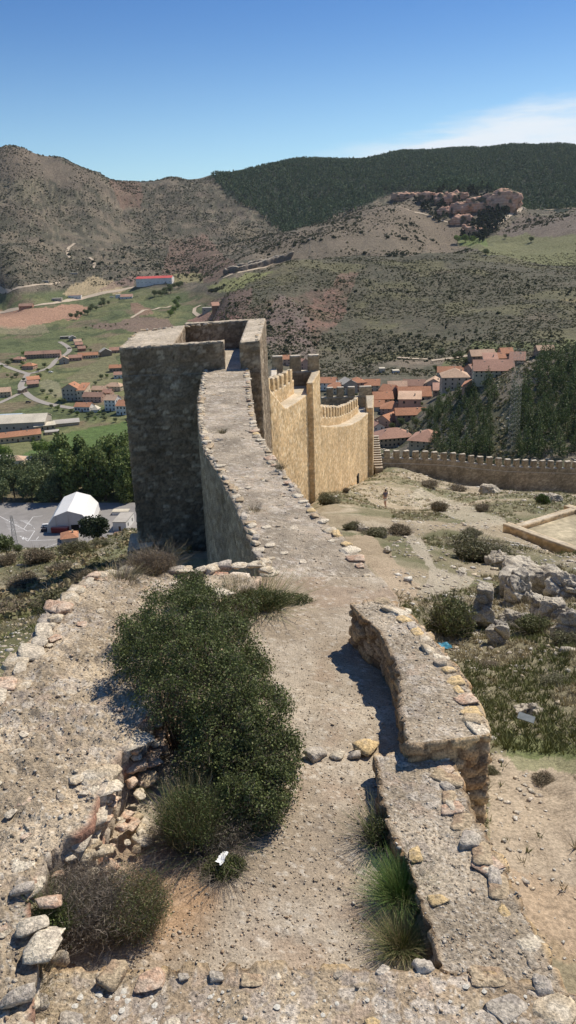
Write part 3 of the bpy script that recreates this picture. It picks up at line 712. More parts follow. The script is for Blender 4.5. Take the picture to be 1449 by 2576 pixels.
# ---- broad broken wall on the left
lb = empty('broken_wall', (-2.5, 6, -6.5), 0, 'wide ruined wall stump on the left with pinkish rubble along its broken inner edge', 'wall')
st = [((-460,2700),(60,2680),-4.72),((-420,2480),(70,2440),-4.72),((-330,2300),(60,2290),-4.7),((-260,2150),(100,2165),-4.66),((-190,2000),(215,2075),-4.62),((-90,1850),(262,1945),-4.6),((-10,1720),(362,1800),-4.6),
      ((60,1630),(420,1690),-4.6),((140,1520),(490,1600),-4.65),((215,1455),(560,1510),-4.8),((330,1432),(655,1452),-5.05)]
Ll = np.array([at_z(a[0], a[1], z) for a, b, z in st]); Rl = np.array([at_z(b[0], b[1], z) for a, b, z in st])
masonry_at('wall_body', strip(Ll, Rl, [-7.4]*6+[-8.5]*5, .026, 60, 100), 'rubble', M['stone_near'], lb, seed=22, pebbles=.05, topnoise=2.3)
stones_at(lb, 'edge_stone', cxy(Ll[4:], .12), 26, (.14, .26), R1, lift=.035, jit=.08, cols=[0, 3, 5, 10, 12, 7])
stones_at(lb, 'edge_stone', [(p[0]-.02, p[1], p[2]-.03) for p in Rl[:8]], 15, (.10, .17), R1, lift=-.05, jit=.07, cols=[0, 5, 7, 12, 3])
R2 = random.Random(9)
TT = [at_z(x, y, -4.66) for x, y in [(372,1775),(345,1850),(262,1945),(225,2050),(120,2150),(75,2230)]]; BB = [at_z(x, y, -5.15) for x, y in [(440,1850),(410,1950),(375,2040),(350,2150),(290,2215),(190,2290)]]
for k in range(98):
    t = R2.uniform(0, 4.999); i = int(t); f = t-i; u_ = R2.uniform(-.22, 1.); p = (TT[i]*(1-f)+TT[i+1]*f)*(1-u_)+(BB[i]*(1-f)+BB[i+1]*f)*u_
    s = R2.choice([.05, .07, .09, .12, .15])*R2.uniform(.8, 1.1); big_stone(lb, (p[0]+R2.uniform(-.03, .03), p[1]+R2.uniform(-.04, .04), (p[2] if u_ > 0 else -4.66)-.02), (s, s*R2.uniform(.7, 1), s*R2.uniform(.5, .8)), R2.choice([0, 3, 5, 7, 12, 3, 10, 13]), R2.uniform(0, 3), 'rubble_stone')
for qx, qy, s, k, rz in [(368,1775,.17,0,.2),(330,1858,.24,5,.5),(290,1880,.20,0,.1),(245,1958,.27,7,.1),(255,1975,.2,5,.3),(345,1852,.15,7,1.2),(100,2370,.19,5,1.3),(85,2320,.15,12,.2),(120,2260,.12,10,.2),(45,2500,.16,11,.4),(55,2230,.13,11,.3),(60,1855,.09,4,.2),(540,1490,.28,5,.5),(520,1475,.2,0,.9)]:
    p = at_z(qx, qy, -4.62); big_stone(lb, (p[0], p[1], p[2]-.03), (s*1.15, s*.8, s*.55), k, rz, 'edge_stone')

for qx, qy, z, s, k in [(168,2120,-4.78,.12,5),(190,2095,-4.75,.13,0),(212,2070,-4.74,.12,7),(232,2040,-4.74,.13,12),(248,2005,-4.72,.12,3),(180,2140,-4.92,.1,3),(205,2120,-4.92,.11,0),(228,2090,-4.9,.1,5),(247,2055,-4.9,.11,10),(150,2150,-4.8,.12,7),(258,1975,-4.75,.12,0),(130,2165,-4.82,.1,12)]:  # rubble blocks covering the broken inner face below the edge
    p = at_z(qx, qy, z); big_stone(lb, (p[0]+.02, p[1]-.03, p[2]), (s*1.15, s*.8, s*.75), k, R2.uniform(0, 3), 'edge_stone')
# stones along the far edge of the broken wall where the ridge begins
stones_at(lb, 'edge_stone', [at_z(x, y, -5.0) for x, y in [(420,1436),(480,1432),(540,1426),(600,1420),(655,1418),(668,1432)]], 12, (.15, .26), R1, lift=0, jit=.06, cols=[0, 5, 7, 12, 11])

# ---- the bare wall that runs down to the big tower
rg_ = empty('curtain_wall', (-1.5, 20, -9), 0, 'curving wall without parapet, worn grey top and pale edge stones, leading to the dark tower', 'wall')
S_ = [(672,950,1462,-5.5),(646,905,1400,-5.5),(622,848,1340,-5.52),(601,795,1290,-5.56),(577,755,1240,-5.6),(546,712,1185,-5.66),(522,686,1150,-5.7),(502,645,1080,-5.8),(498,633,1010,-5.85),(505,629,970,-5.82),(515,625,928,-5.78)]
Lr = np.array([at_z(a, y, z) for a, b, y, z in S_]); Rr = np.array([at_z(b, y, z) for a, b, y, z in S_])
Rr[-1][1] = Lr[-1][1] = 36.85
zb = [-8, -10.5, -12, -13, -14, -15, -16, -17, -17.5, -18, -18]
masonry_at('wall_body', strip(Lr, Rr, zb, .06, 90, 34, caps=(True, False)), 'ridge', M['stone_near'], rg_, seed=31, pebbles=.09, topnoise=1.3)
# stones bedded in the top of the broken wall
for k in range(60):
    t = R2.uniform(.3, 9.6); i = int(t); f = t-i; u_ = R2.uniform(.06, .94); a_ = Ll[i]*(1-f)+Ll[i+1]*f; b_ = Rl[i]*(1-f)+Rl[i+1]*f; p = a_*(1-u_)+b_*u_
    if math.hypot(p[0]+1.2, p[1]-8) < .7: continue
    s = R2.uniform(.04, .12); big_stone(lb, (p[0], p[1], p[2]+R2.uniform(-.015, .012)), (s*1.2, s, s*.35), R2.choice([0, 3, 5, 6, 10, 12, 1]), R2.uniform(0, 3), 'bedded_stone')
stones_at(rg_, 'edge_stone', cxy(Lr, .1), 78, (.12, .21), R1, lift=.035, jit=.05, cols=[0, 1, 5, 6, 11, 7])
stones_at(rg_, 'edge_stone', cxy(Rr, -.1), 62, (.11, .21), R1, lift=.035, jit=.05, cols=[0, 2, 5, 6, 11, 3])
stones_at(rg_, 'edge_stone', [at_z(x, y, -5.5) for x, y in [(700,1462),(790,1456),(870,1460),(940,1470)]], 8, (.10, .15), R1, lift=-.03, jit=.03, cols=[0, 5, 11])

for k in range(48):
    t = R2.uniform(.2, 9.4); i = int(t); f = t-i; u_ = R2.uniform(.1, .9); p = (Lr[i]*(1-f)+Lr[i+1]*f)*(1-u_)+(Rr[i]*(1-f)+Rr[i+1]*f)*u_
    s = R2.uniform(.06, .15); big_stone(rg_, (p[0], p[1], p[2]+R2.uniform(-.02, .015)), (s*1.2, s, s*.3), R2.choice([0, 1, 5, 6, 8, 12]), R2.uniform(0, 3), 'bedded_stone')
# ---- big tower
tw = empty('stone_tower', (-4.5, 41, -16), 0, 'massive square ruined tower in deep shade, doorway at the end of the wall walk', 'tower')
FLc, FRc, BRc, BLc = (-7.62, 36.9), (-1.08, 37.0), (-.93, 46.0), (-8.15, 44.2)
zf = -5.9; RS = .085
def lerp2(a, b, t): return (a[0]+(b[0]-a[0])*t, a[1]+(b[1]-a[1])*t)
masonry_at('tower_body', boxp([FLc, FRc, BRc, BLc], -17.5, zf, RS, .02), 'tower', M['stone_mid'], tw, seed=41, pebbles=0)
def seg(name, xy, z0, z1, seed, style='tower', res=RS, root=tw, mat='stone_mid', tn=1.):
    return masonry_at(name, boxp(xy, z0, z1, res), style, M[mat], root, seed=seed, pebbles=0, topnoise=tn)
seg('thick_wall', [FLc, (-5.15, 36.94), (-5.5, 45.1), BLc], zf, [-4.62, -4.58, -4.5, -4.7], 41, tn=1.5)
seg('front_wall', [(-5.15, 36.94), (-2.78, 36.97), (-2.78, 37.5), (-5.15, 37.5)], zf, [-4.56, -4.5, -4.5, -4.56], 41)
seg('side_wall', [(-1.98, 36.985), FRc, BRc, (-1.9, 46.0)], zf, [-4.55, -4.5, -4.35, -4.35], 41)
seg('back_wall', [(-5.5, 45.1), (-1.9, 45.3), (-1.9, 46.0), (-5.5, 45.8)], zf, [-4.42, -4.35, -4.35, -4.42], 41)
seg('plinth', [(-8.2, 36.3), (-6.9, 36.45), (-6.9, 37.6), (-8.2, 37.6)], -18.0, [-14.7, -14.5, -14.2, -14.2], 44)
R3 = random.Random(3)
TC = [at_z(302,872,-4.6), at_z(340,833,-4.6)]
for pts, n_ in (([(-7.55, 36.98, -4.6), (-5.15, 37.02, -4.56), (-2.85, 37.05, -4.48)], 30), ([(-7.6, 37.1, -4.6), (-8.05, 44.1, -4.66)], 18), ([(-8.0, 44.3, -4.6), (-1.1, 45.8, -4.35)], 34), ([(-1.2, 37.2, -4.48), (-1.05, 45.9, -4.35)], 18)):
    stones_at(tw, 'coping_stone', pts, n_ if False else max(6, n_*2//3), (.11, .2), R3, lift=.0, jit=.06, cols=[0, 1, 5, 6, 11])

# ------------------------------------------------------------------ middle distance: walls and towers
def P2(q, d, z=None):
    p = at_d(q[0], q[1], d); return p if z is None else np.array([p[0], p[1], z])
def wall_thing(loc, label, cat='wall', name='curtain_wall', group=None): return empty(name, loc, 0, label, cat, group)
def box_part(name, root, x0, x1, y0, y1, z0, z1, style, seed, res=.16, mat='stone_far', tn=.5):
    return seg(name, [(x0, y0), (x1, y0), (x1, y1), (x0, y1)], z0, z1, seed, style, res, root, mat, tn)
def along(A, B, t): return np.array(A)*(1-t)+np.array(B)*t

def crenel_wall(root, inner, thick, zb, merl, style, seed, res, par_off, par_t, mer_h, mer_w, mer_n, side=-1, par_h=.8, top_style=None):
    """inner: (n,3) inner top edge of the walkway; the parapet with its merlons stands on the outer side"""
    inner = np.array(inner, float); tg = np.gradient(inner[:, :2], axis=0); tg /= np.linalg.norm(tg, axis=1)[:, None]
    nrm = np.stack([tg[:, 1], -tg[:, 0]], 1)*side           # towards the outer side
    outer = inner.copy(); outer[:, :2] += nrm*thick
    L, R = (outer, inner) if side < 0 else (inner, outer)
    nh = int(max(4, np.max(inner[:, 2]-zb)/res)); nw = max(3, int(thick/res))
    masonry_at('wall_body', strip(L, R, zb, res, nh, nw), style, M['stone_far'], root, seed=seed, pebbles=0, topnoise=.5)
    a = inner.copy(); a[:, :2] += nrm*(thick-par_t); b = inner.copy(); b[:, :2] += nrm*thick
    a[:, 2] += par_h; b[:, 2] += par_h
    L2, R2_ = (b, a) if side < 0 else (a, b)
    masonry_at('parapet', strip(L2, R2_, inner[:, 2], res, max(2, int(par_h/res)), max(2, int(par_t/res))), style, M['stone_far'], root, seed=seed+1, pebbles=0, topnoise=.5)
    s = np.concatenate([[0], np.cumsum(np.linalg.norm(inner[1:]-inner[:-1], axis=1))])
    for k in range(mer_n):
        t0 = s[-1]*(k+.2)/mer_n; t1 = t0+mer_w
        f = lambda A, t: np.array([np.interp(t, s, A[:, i]) for i in range(3)])
        c = [f(a, t0), f(a, t1), f(b, t1), f(b, t0)]
        if side < 0: c = [c[3], c[2], c[1], c[0]]
        ar = sum(c[i][0]*c[(i+1) % 4][1]-c[(i+1) % 4][0]*c[i][1] for i in range(4))
        if ar < 0: c = c[::-1]
        z0 = min(p[2] for p in c)-.12; z1 = max(p[2] for p in c)+mer_h
        masonry_at('merlon', hexa([(p[0], p[1], z0) for p in c], [(p[0], p[1], z1+R3.uniform(-.09, .07)) for p in c], res), style, M['stone_far'], root, seed=seed+2, pebbles=0, topnoise=.4)

c1 = wall_thing((0, 51, -19), 'sunlit yellow curtain wall with stepped merlons between the big tower and the narrow second tower')
in1 = [(-.85, 46.05, -8.5), (-.5, 47.5, -9.3), (.05, 50, -10.5), (.8, 53.3, -10.8), (1.75, 57.1, -10.95)]
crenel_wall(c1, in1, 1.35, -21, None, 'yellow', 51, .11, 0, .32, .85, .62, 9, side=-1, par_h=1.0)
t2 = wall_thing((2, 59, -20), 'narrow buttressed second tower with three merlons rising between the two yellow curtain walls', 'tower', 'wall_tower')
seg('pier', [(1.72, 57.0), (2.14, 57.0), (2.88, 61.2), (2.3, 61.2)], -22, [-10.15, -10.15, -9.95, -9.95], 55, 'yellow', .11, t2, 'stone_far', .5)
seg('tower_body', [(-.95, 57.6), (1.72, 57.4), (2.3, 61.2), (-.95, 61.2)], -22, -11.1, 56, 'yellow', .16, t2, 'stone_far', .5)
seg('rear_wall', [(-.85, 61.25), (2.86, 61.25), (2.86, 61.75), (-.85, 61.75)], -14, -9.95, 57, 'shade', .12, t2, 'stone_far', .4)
for a, b in ((684, 710), (729, 756), (775, 802)):
    x0 = at_d(a, 895, 61.3)[0]; x1 = at_d(b, 895, 61.3)[0]
    seg('merlon', [(x0, 61.25), (x1, 61.25), (x1, 61.75), (x0, 61.75)], -9.95, -8.72, 58, 'shade', .12, t2, 'stone_far', .4)
seg('side_wall', [(-.95, 57.6), (-.5, 57.6), (-.5, 61.2), (-.95, 61.2)], -11.1, -9.7, 59, 'shade', .12, t2, 'stone_far', .4)
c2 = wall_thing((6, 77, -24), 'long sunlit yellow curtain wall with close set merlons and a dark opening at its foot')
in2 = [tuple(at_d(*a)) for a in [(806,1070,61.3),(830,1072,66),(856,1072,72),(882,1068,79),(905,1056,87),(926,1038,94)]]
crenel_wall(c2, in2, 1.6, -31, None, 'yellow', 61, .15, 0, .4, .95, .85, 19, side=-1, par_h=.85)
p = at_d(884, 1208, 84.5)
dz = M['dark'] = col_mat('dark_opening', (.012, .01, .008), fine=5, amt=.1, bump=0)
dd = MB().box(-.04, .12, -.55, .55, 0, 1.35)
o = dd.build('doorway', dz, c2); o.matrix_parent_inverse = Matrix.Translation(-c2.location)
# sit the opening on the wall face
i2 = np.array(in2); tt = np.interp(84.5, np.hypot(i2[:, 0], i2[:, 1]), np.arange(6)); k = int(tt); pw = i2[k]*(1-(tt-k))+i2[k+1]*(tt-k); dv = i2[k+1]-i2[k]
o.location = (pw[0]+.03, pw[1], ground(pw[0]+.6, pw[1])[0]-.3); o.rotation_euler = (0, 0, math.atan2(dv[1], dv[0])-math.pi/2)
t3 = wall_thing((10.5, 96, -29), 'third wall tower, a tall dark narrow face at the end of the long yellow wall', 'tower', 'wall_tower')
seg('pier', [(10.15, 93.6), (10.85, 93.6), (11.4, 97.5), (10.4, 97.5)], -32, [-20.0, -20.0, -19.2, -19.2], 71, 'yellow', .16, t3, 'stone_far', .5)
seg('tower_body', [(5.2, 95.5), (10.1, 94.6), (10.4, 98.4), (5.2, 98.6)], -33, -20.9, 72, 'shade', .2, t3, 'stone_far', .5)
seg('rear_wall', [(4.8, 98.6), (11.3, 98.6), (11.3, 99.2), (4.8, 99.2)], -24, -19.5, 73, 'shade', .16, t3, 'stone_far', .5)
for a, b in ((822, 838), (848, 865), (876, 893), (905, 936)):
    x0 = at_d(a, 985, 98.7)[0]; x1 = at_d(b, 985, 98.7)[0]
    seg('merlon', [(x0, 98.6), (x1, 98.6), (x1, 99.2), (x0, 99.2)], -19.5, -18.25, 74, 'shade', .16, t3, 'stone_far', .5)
sw = MB(); ps = at_d(938, 1175, 97); px1 = at_d(961, 1175, 97)[0]
zb_, zt_ = ps[2], at_d(938, 1100, 101)[2]; ns = 13
st_ = wall_thing((11.6, 99, zb_), 'flight of pale stone steps climbing beside the third wall tower', 'stairs', 'stone_stairs')
for k in range(ns):  # dark risers, pale treads: shade and sunlight put into the stone colour
    z = zb_+(zt_-zb_)*(k+1)/ns; y = 96.8+4.4*k/ns
    o = MB().box(11.42, px1+.1, y, y+4.4/ns*1.0, zb_-4, z-.05).build('riser', M['shade_m'] if 'shade_m' in M else M.setdefault('shade_m', col_mat('shaded_stair_stone', (.36, .28, .18), fine=4, amt=.3, bump=.4)), st_); o.matrix_parent_inverse = Matrix.Translation(-st_.location)
    o = MB().box(11.40, px1+.14, y-.06, y+4.4/ns-.003, z-.05, z).build('tread', M.setdefault('tread_m', col_mat('sunlit_stair_tread', (.66, .58, .46), fine=4, amt=.2, bump=.3)), st_); o.matrix_parent_inverse = Matrix.Translation(-st_.location)
o = seg('stair_block', [(11.45, 96.0), (px1+.1, 96.0), (px1+.1, 96.78), (11.45, 96.78)], zb_-5, zb_-.02, 76, 'ridge', .16, st_, 'stone_far', .5)

c3 = wall_thing((24, 118, -33), 'long shaded crenellated wall crossing the slope on the right, pale line along its walkway', name='curtain_wall')
in3 = [tuple(at_d(*a)) for a in [(945,1152,108),(1030,1154,110),(1110,1158,112),(1180,1166,114),(1250,1173,116),(1330,1176,119),(1449,1180,124),(1560,1184,130)]]
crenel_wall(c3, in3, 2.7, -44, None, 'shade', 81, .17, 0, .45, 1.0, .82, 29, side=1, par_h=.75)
bpy.context.view_layer.update()

# ---- low walled plot on the right
lp = wall_thing((14, 38, -15), 'low pale stone wall enclosing a flat sandy plot on the right slope', 'wall', 'low_wall')
A0 = at_z(1267, 1318, -14.05)[:2]; B0 = at_z(1432, 1269, -14.05)[:2]; D0 = at_z(1452, 1384, -14.05)[:2]
C0 = B0+(D0-A0)*1.0; D1 = D0+(D0-A0)*.15; C1 = B0+(D0-A0)*1.15
zp = -14.05
def wseg(a, b, t, sd):
    a = np.array(a); b = np.array(b); d = (b-a)/np.linalg.norm(b-a); n_ = np.array([-d[1], d[0]])*t
    seg('wall_side', [tuple(a), tuple(b), tuple(b+n_), tuple(a+n_)], zp-2.2, zp, sd, 'yellow', .1, lp, 'stone_far', .6)
e = (D1-A0)/np.linalg.norm(D1-A0); f = (B0-A0)/np.linalg.norm(B0-A0)
wseg(A0, D1, .38, 91); wseg(B0+e*.38, A0+e*.38+f*.40, .38, 92)
wseg(C1, B0, .38, 93)
fl = MB().prism([tuple(A0+e*.3+f*.3), tuple(D1+f*.3), tuple(C1-f*.3), tuple(B0+e*.3-f*.3)], zp-1.5, zp-.22)
o = fl.build('plot_floor', col_mat('plot_sand', (.43, .37, .25), fine=3., amt=.35, bump=.4, dist=.03, big=.7, bigamt=.3), lp); o.matrix_parent_inverse = Matrix.Translation(-lp.location)

# ------------------------------------------------------------------ vegetation
def leaf_quads(C_, size, r_, up_bias=0., aspect=.55):
    """one diamond leaf per centre"""
    n_ = len(C_); a = r_.normal(size=(n_, 3)); a[:, 2] += up_bias; a /= np.linalg.norm(a, axis=1)[:, None]
    b = r_.normal(size=(n_, 3)); b -= a*(a*b).sum(1)[:, None]; b /= np.linalg.norm(b, axis=1)[:, None]
    s = size*r_.uniform(.6, 1.3, n_)[:, None]
    V = np.stack([C_-a*s, C_+b*s*aspect, C_+a*s, C_-b*s*aspect], 1).reshape(-1, 3)
    return V, np.arange(n_*4).reshape(n_, 4)
def cloud(blobs, n_, r_, shell=.6, nz=.35, fq=2.2, seed=0):
    """points scattered through lumpy ellipsoids (x, y, z, rx, ry, rz)"""
    B = np.array(blobs, float); w_ = (B[:, 3]*B[:, 4]+B[:, 4]*B[:, 5]+B[:, 3]*B[:, 5]); w_ /= w_.sum()
    k = r_.choice(len(B), n_, p=w_); d = r_.normal(size=(n_, 3)); d /= np.linalg.norm(d, axis=1)[:, None]
    rr_ = r_.uniform(shell, 1., n_)**.6
    lump = 1+nz*(fbm(d*fq+B[k, :3]*3.7+seed, 3, seed)*2-1)
    return B[k, :3]+d*B[k, 3:6]*(rr_*lump)[:, None]
def leaf_mesh(name, blobs, n_, size, cols, seed, shell=.55, nz=.4, fq=2.2, up=.2, aspect=.55, floor=None):
    r_ = np.random.default_rng(seed); Pc = cloud(blobs, n_, r_, shell, nz, fq, seed)
    if floor is not None: Pc = Pc[Pc[:, 2] > floor]
    V, Fq = leaf_quads(Pc, size, r_, up, aspect)
    t = np.clip(fbm(Pc*1.3+seed, 3, seed+4)*.7+r_.uniform(0, .5, len(Pc))-.1, 0, .999)
    c = np.repeat(pick(cols, t)*r_.uniform(.75, 1.25, len(Pc))[:, None], 4, 0)
    return mk(name, V, Fq, M['leaf'], col=c, link=False)
def stems_mesh(name, n_, rad_, h, wid, cols, seed, spread=.6, curve=.35, seg_=3, base_r=.3, forks=0):
    """thin tapering blades or twigs fanning out of a base"""
    r_ = np.random.default_rng(seed); a = r_.uniform(0, 2*np.pi, n_); R_ = r_.uniform(0, 1, n_)**.5
    bx = np.cos(a)*R_*rad_*base_r; by = np.sin(a)*R_*rad_*base_r
    ph = a+r_.normal(size=n_)*.5; ln = h*r_.uniform(.55, 1.1, n_); out_ = R_*spread*r_.uniform(.5, 1.3, n_)
    V = []; t = np.linspace(0, 1, seg_+1)
    wd = np.stack([-np.sin(ph+r_.normal(size=n_)*.8), np.cos(ph+r_.normal(size=n_)*.8)], 1)
    jx = r_.normal(size=(n_, seg_+1))*.03*h*(forks+.4); jy = r_.normal(size=(n_, seg_+1))*.03*h*(forks+.4); jx[:, 0] = jy[:, 0] = 0
    for i, k in enumerate(t):
        o_ = (out_*k+curve*out_*k*k)*rad_
        x = bx+np.cos(ph)*o_+jx[:, i]; y = by+np.sin(ph)*o_+jy[:, i]; z = ln*(k-.28*curve*k*k*out_)
        w2 = wid*(1-.8*k)
        V.append(np.stack([x-wd[:, 0]*w2, y-wd[:, 1]*w2, z], 1)); V.append(np.stack([x+wd[:, 0]*w2, y+wd[:, 1]*w2, z], 1))
    V = np.stack(V, 1).reshape(-1, 3); m = 2*(seg_+1); b = np.arange(n_)[:, None]*m
    Fq = np.concatenate([b+np.array([[2*i, 2*i+1, 2*i+3, 2*i+2]]) for i in range(seg_)], 0)
    c = np.repeat(pick(cols, r_.uniform(0, 1, n_))*r_.uniform(.7, 1.3, n_)[:, None], m, 0)
    return mk(name, V, Fq, M['twig'], col=c, link=False)
def thing(name, label, cat, loc, rz=0, group=None, s=1):
    o = empty(name, loc, rz, label, cat, group); o.scale = (s, s, s) if not hasattr(s, '__len__') else s; return o

# big dark shrub growing between the broken wall and the path (several lumps, one plant)
LC = [(.09,.11,.04),(.12,.15,.05),(.07,.085,.033),(.17,.20,.07),(.105,.12,.045),(.25,.25,.13)]
bb = []
for qx, qy, z, r in [(430,1560,-4.4,.46),(500,1540,-4.42,.42),(380,1640,-4.35,.42),(470,1650,-4.25,.52),(560,1640,-4.55,.46),(430,1740,-4.4,.36),(540,1740,-4.5,.48),(610,1700,-4.8,.38),(640,1800,-4.85,.38),(560,1840,-4.75,.42),
                      (660,1880,-4.95,.32),(600,1930,-4.95,.36),(690,1970,-5.0,.27),(620,2010,-5.0,.3),(665,2050,-5.05,.2),(720,1900,-5.0,.2),(520,1920,-4.95,.32),(350,1590,-4.42,.26),(600,1540,-4.95,.26),(480,1500,-4.6,.3)]:
    p = at_z(qx, qy, z); bb.append((p[0], p[1], p[2], r, r, r*.85))
bb = np.array(bb); o0 = np.array([-1.2, 7.4, -5.4]); rel = bb.copy(); rel[:, :3] -= o0
bs = thing('shrub', 'big dark green spreading shrub with tiny leaves crowding the left of the path', 'shrub', o0)
r_ = np.random.default_rng(4)
Rq = random.Random(44); extra = []
for b in rel:
    for k in range(7):
        a_ = Rq.uniform(0, 6.28); e_ = Rq.uniform(.2, 1.2); extra.append((b[0]+math.cos(a_)*b[3]*.95*math.cos(e_), b[1]+math.sin(a_)*b[4]*.95*math.cos(e_), b[2]+math.sin(e_)*b[5]*.95, Rq.uniform(.06, .15), Rq.uniform(.06, .15), Rq.uniform(.06, .17)))
Pc = np.concatenate([cloud(rel, 120000, r_, .45, .6, 3.6, 3), cloud(extra, 42000, r_, .2, .6, 2.5, 5)]); Pc += r_.normal(size=Pc.shape)*.02
inside = np.zeros(len(Pc), bool)
for b in rel: inside |= ((Pc-b[:3])**2/(b[3:]*.62)**2).sum(1) < 1
Pc = Pc[~inside]
V, Fq = leaf_quads(Pc, .0135, r_, .2, .6)
t = np.clip(fbm(Pc*2.2, 3, 8)*.75+r_.uniform(0, .45, len(Pc))-.1, 0, .999)
dead = sstep(.60, .68, fbm(Pc*3.1+4, 3, 12)); kp = r_.uniform(0, 1, len(Pc)) > dead*.55; Pc = Pc[kp]; t = t[kp]; V = V.reshape(-1, 4, 3)[kp].reshape(-1, 3); Fq = np.arange(len(V)).reshape(-1, 4)
mk('foliage', V, Fq, M['leaf'], col=np.repeat(pick(LC, t)*r_.uniform(.7, 1.4, len(Pc))[:, None], 4, 0), parent=bs)
Vt, Ft = leaf_quads(cloud(list(rel)+extra, 15000, r_, .35, .6, 3.4, 3), .045, r_, .4, .03)
mk('fine_twigs', Vt, Ft, M['twig'], col=np.repeat(pick([(.25,.20,.15),(.34,.29,.23),(.17,.13,.10)], r_.uniform(0, 1, len(Vt)//4)), 4, 0), parent=bs)
br = MB()
Rb_ = random.Random(4)
for b in rel:
    for k in range(16):
        e_ = Vector((b[0]+Rb_.uniform(-1, 1)*b[3]*.8, b[1]+Rb_.uniform(-1, 1)*b[4]*.8, b[2]+Rb_.uniform(-.3, .9)*b[5]))
        s_ = Vector((b[0]*.75+Rb_.uniform(-.1, .1), b[1]*.8+Rb_.uniform(-.1, .1), .05)); m_ = (e_+s_)/2+Vector((Rb_.uniform(-.1, .1), Rb_.uniform(-.1, .1), Rb_.uniform(0, .1)))
        br.tube(s_, m_, .009, .006, 4); br.tube(m_, e_, .006, .0025, 4)
bro = br.build('branches', M['bark'], bs); bro['kind'] = 'stuff'

GREY = [(.16,.13,.10),(.22,.18,.14),(.28,.24,.19),(.12,.10,.08)]
GRN = [(.10,.13,.04),(.15,.18,.06),(.07,.10,.03),(.20,.20,.08)]
STR = [(.36,.29,.15),(.28,.24,.12),(.42,.34,.20),(.16,.17,.07)]
MIX = GREY+GRN[:3]
def plant(name, label, cat, loc, meshes, rz=0, s=1, group=None):
    o = thing(name, label, cat, loc, rz, group, s)
    for nm, me in meshes: inst(nm, me, o)
    return o
def on_path(qx, qy, z=-5.2): p = at_z(qx, qy, z); return (p[0], p[1], z)
# dry shrub lower left, two crowns
def twig_cloud(seed, blobs, n_, cols, size=.035): return leaf_mesh('fine_twigs', blobs, n_, size, cols, seed, .2, .4, 2.4, .5, .045, 0.)
dry = stems_mesh('twigs', 700, .42, .58, .0022, GREY, 11, .75, .4, 5, .3, 2.6)
dry2 = stems_mesh('twigs', 700, .38, .5, .0022, MIX, 12, .75, .4, 5, .3, 2.2)
dryl = leaf_mesh('foliage', [(0,0,.28,.36,.36,.26)], 5000, .009, GRN+GREY[:2], 13, .4)
plant('dry_shrub', 'grey twiggy half-dry shrub below the broken wall at lower left', 'shrub', on_path(225, 2330), [('twigs', dry), ('fine_twigs', twig_cloud(51, [(0,0,.26,.42,.38,.28),(-.2,.1,.3,.3,.25,.22),(.15,-.1,.2,.3,.3,.2)], 15000, [(.26,.21,.16),(.34,.28,.22),(.18,.15,.11),(.40,.34,.27)])), ('foliage', leaf_mesh('foliage', [(-.1,-.1,.28,.4,.4,.26)], 5200, .008, GREY+GRN[:1], 14, .4))])
plant('dry_shrub', 'low shrub with olive green fringe and reddish stalks right of the grey twiggy shrub', 'shrub', on_path(345, 2330), [('twigs', dry2), ('fine_twigs', twig_cloud(52, [(0,0,.22,.36,.32,.26)], 9000, [(.24,.20,.12),(.15,.17,.07),(.32,.20,.12),(.20,.20,.10)])), ('foliage', dryl)], 1.2, .85)
plant('shrub', 'small bright green shrub sprig at the left end of the grey twiggy shrub', 'shrub', on_path(130, 2330, -4.9), [('foliage', leaf_mesh('foliage', [(0,0,.08,.17,.15,.14)], 3500, .009, GRN, 15, .3)), ('twigs', stems_mesh('twigs', 300, .2, .3, .002, GRN, 16, 1., .4, 3))])
# stalky grass under the big shrub
plant('grass_clump', 'tall yellow green stalks against the rubble at the foot of the big shrub', 'grass clump', on_path(485, 2120), [('blades', stems_mesh('blades', 1300, .30, .6, .0028, GRN+STR, 17, .55, .6, 4, .6, .8)), ('foliage', leaf_mesh('foliage', [(0,0,.3,.3,.3,.26)], 5000, .010, GRN[:3]+LC[:2], 18, .35))])
plant('dry_shrub', 'tangle of grey stems trailing between the stalky grass and the path', 'shrub', on_path(540, 2110), [('twigs', stems_mesh('twigs', 600, .42, .32, .002, GREY+MIX, 19, .9, .6, 5, .7, 2.6)), ('fine_twigs', twig_cloud(53, [(0,0,.13,.45,.32,.15),(-.3,.1,.15,.3,.25,.16)], 12000, [(.26,.22,.17),(.17,.15,.11),(.36,.31,.25)])), ('foliage', leaf_mesh('foliage', [(0,0,.15,.42,.3,.16)], 4500, .009, GREY+LC[:3], 20, .3))], .3)
plant('shrub', 'low green cushion plant that the white rag lies on', 'shrub', on_path(560, 2200), [('foliage', leaf_mesh('foliage', [(0,0,.04,.20,.15,.12),(.1,.05,.03,.12,.1,.1)], 9000, .008, GRN+LC[1:4], 21, .2)), ('twigs', stems_mesh('twigs', 500, .22, .16, .002, GREY, 22, 1.2, .5, 3))])
plant('shrub', 'green tuft creeping over the far end of the path by the wall edge', 'shrub', on_path(650, 1530, -5.3), [('foliage', leaf_mesh('foliage', [(0,0,.12,.5,.25,.2),(-.3,-.1,.15,.25,.2,.22),(.5,.15,.05,.35,.15,.1)], 16000, .013, GRN+LC[:2], 23, .3)), ('blades', stems_mesh('blades', 700, .5, .35, .004, GRN+STR, 24, 1., .5, 3, .8))])
plant('grass_clump', 'straw coloured clump beside the big ochre stone at the shrub top', 'grass clump', on_path(595, 1540, -5.3), [('blades', stems_mesh('blades', 900, .2, .55, .0035, STR+GRN, 25, .8, .5, 3, .6))])
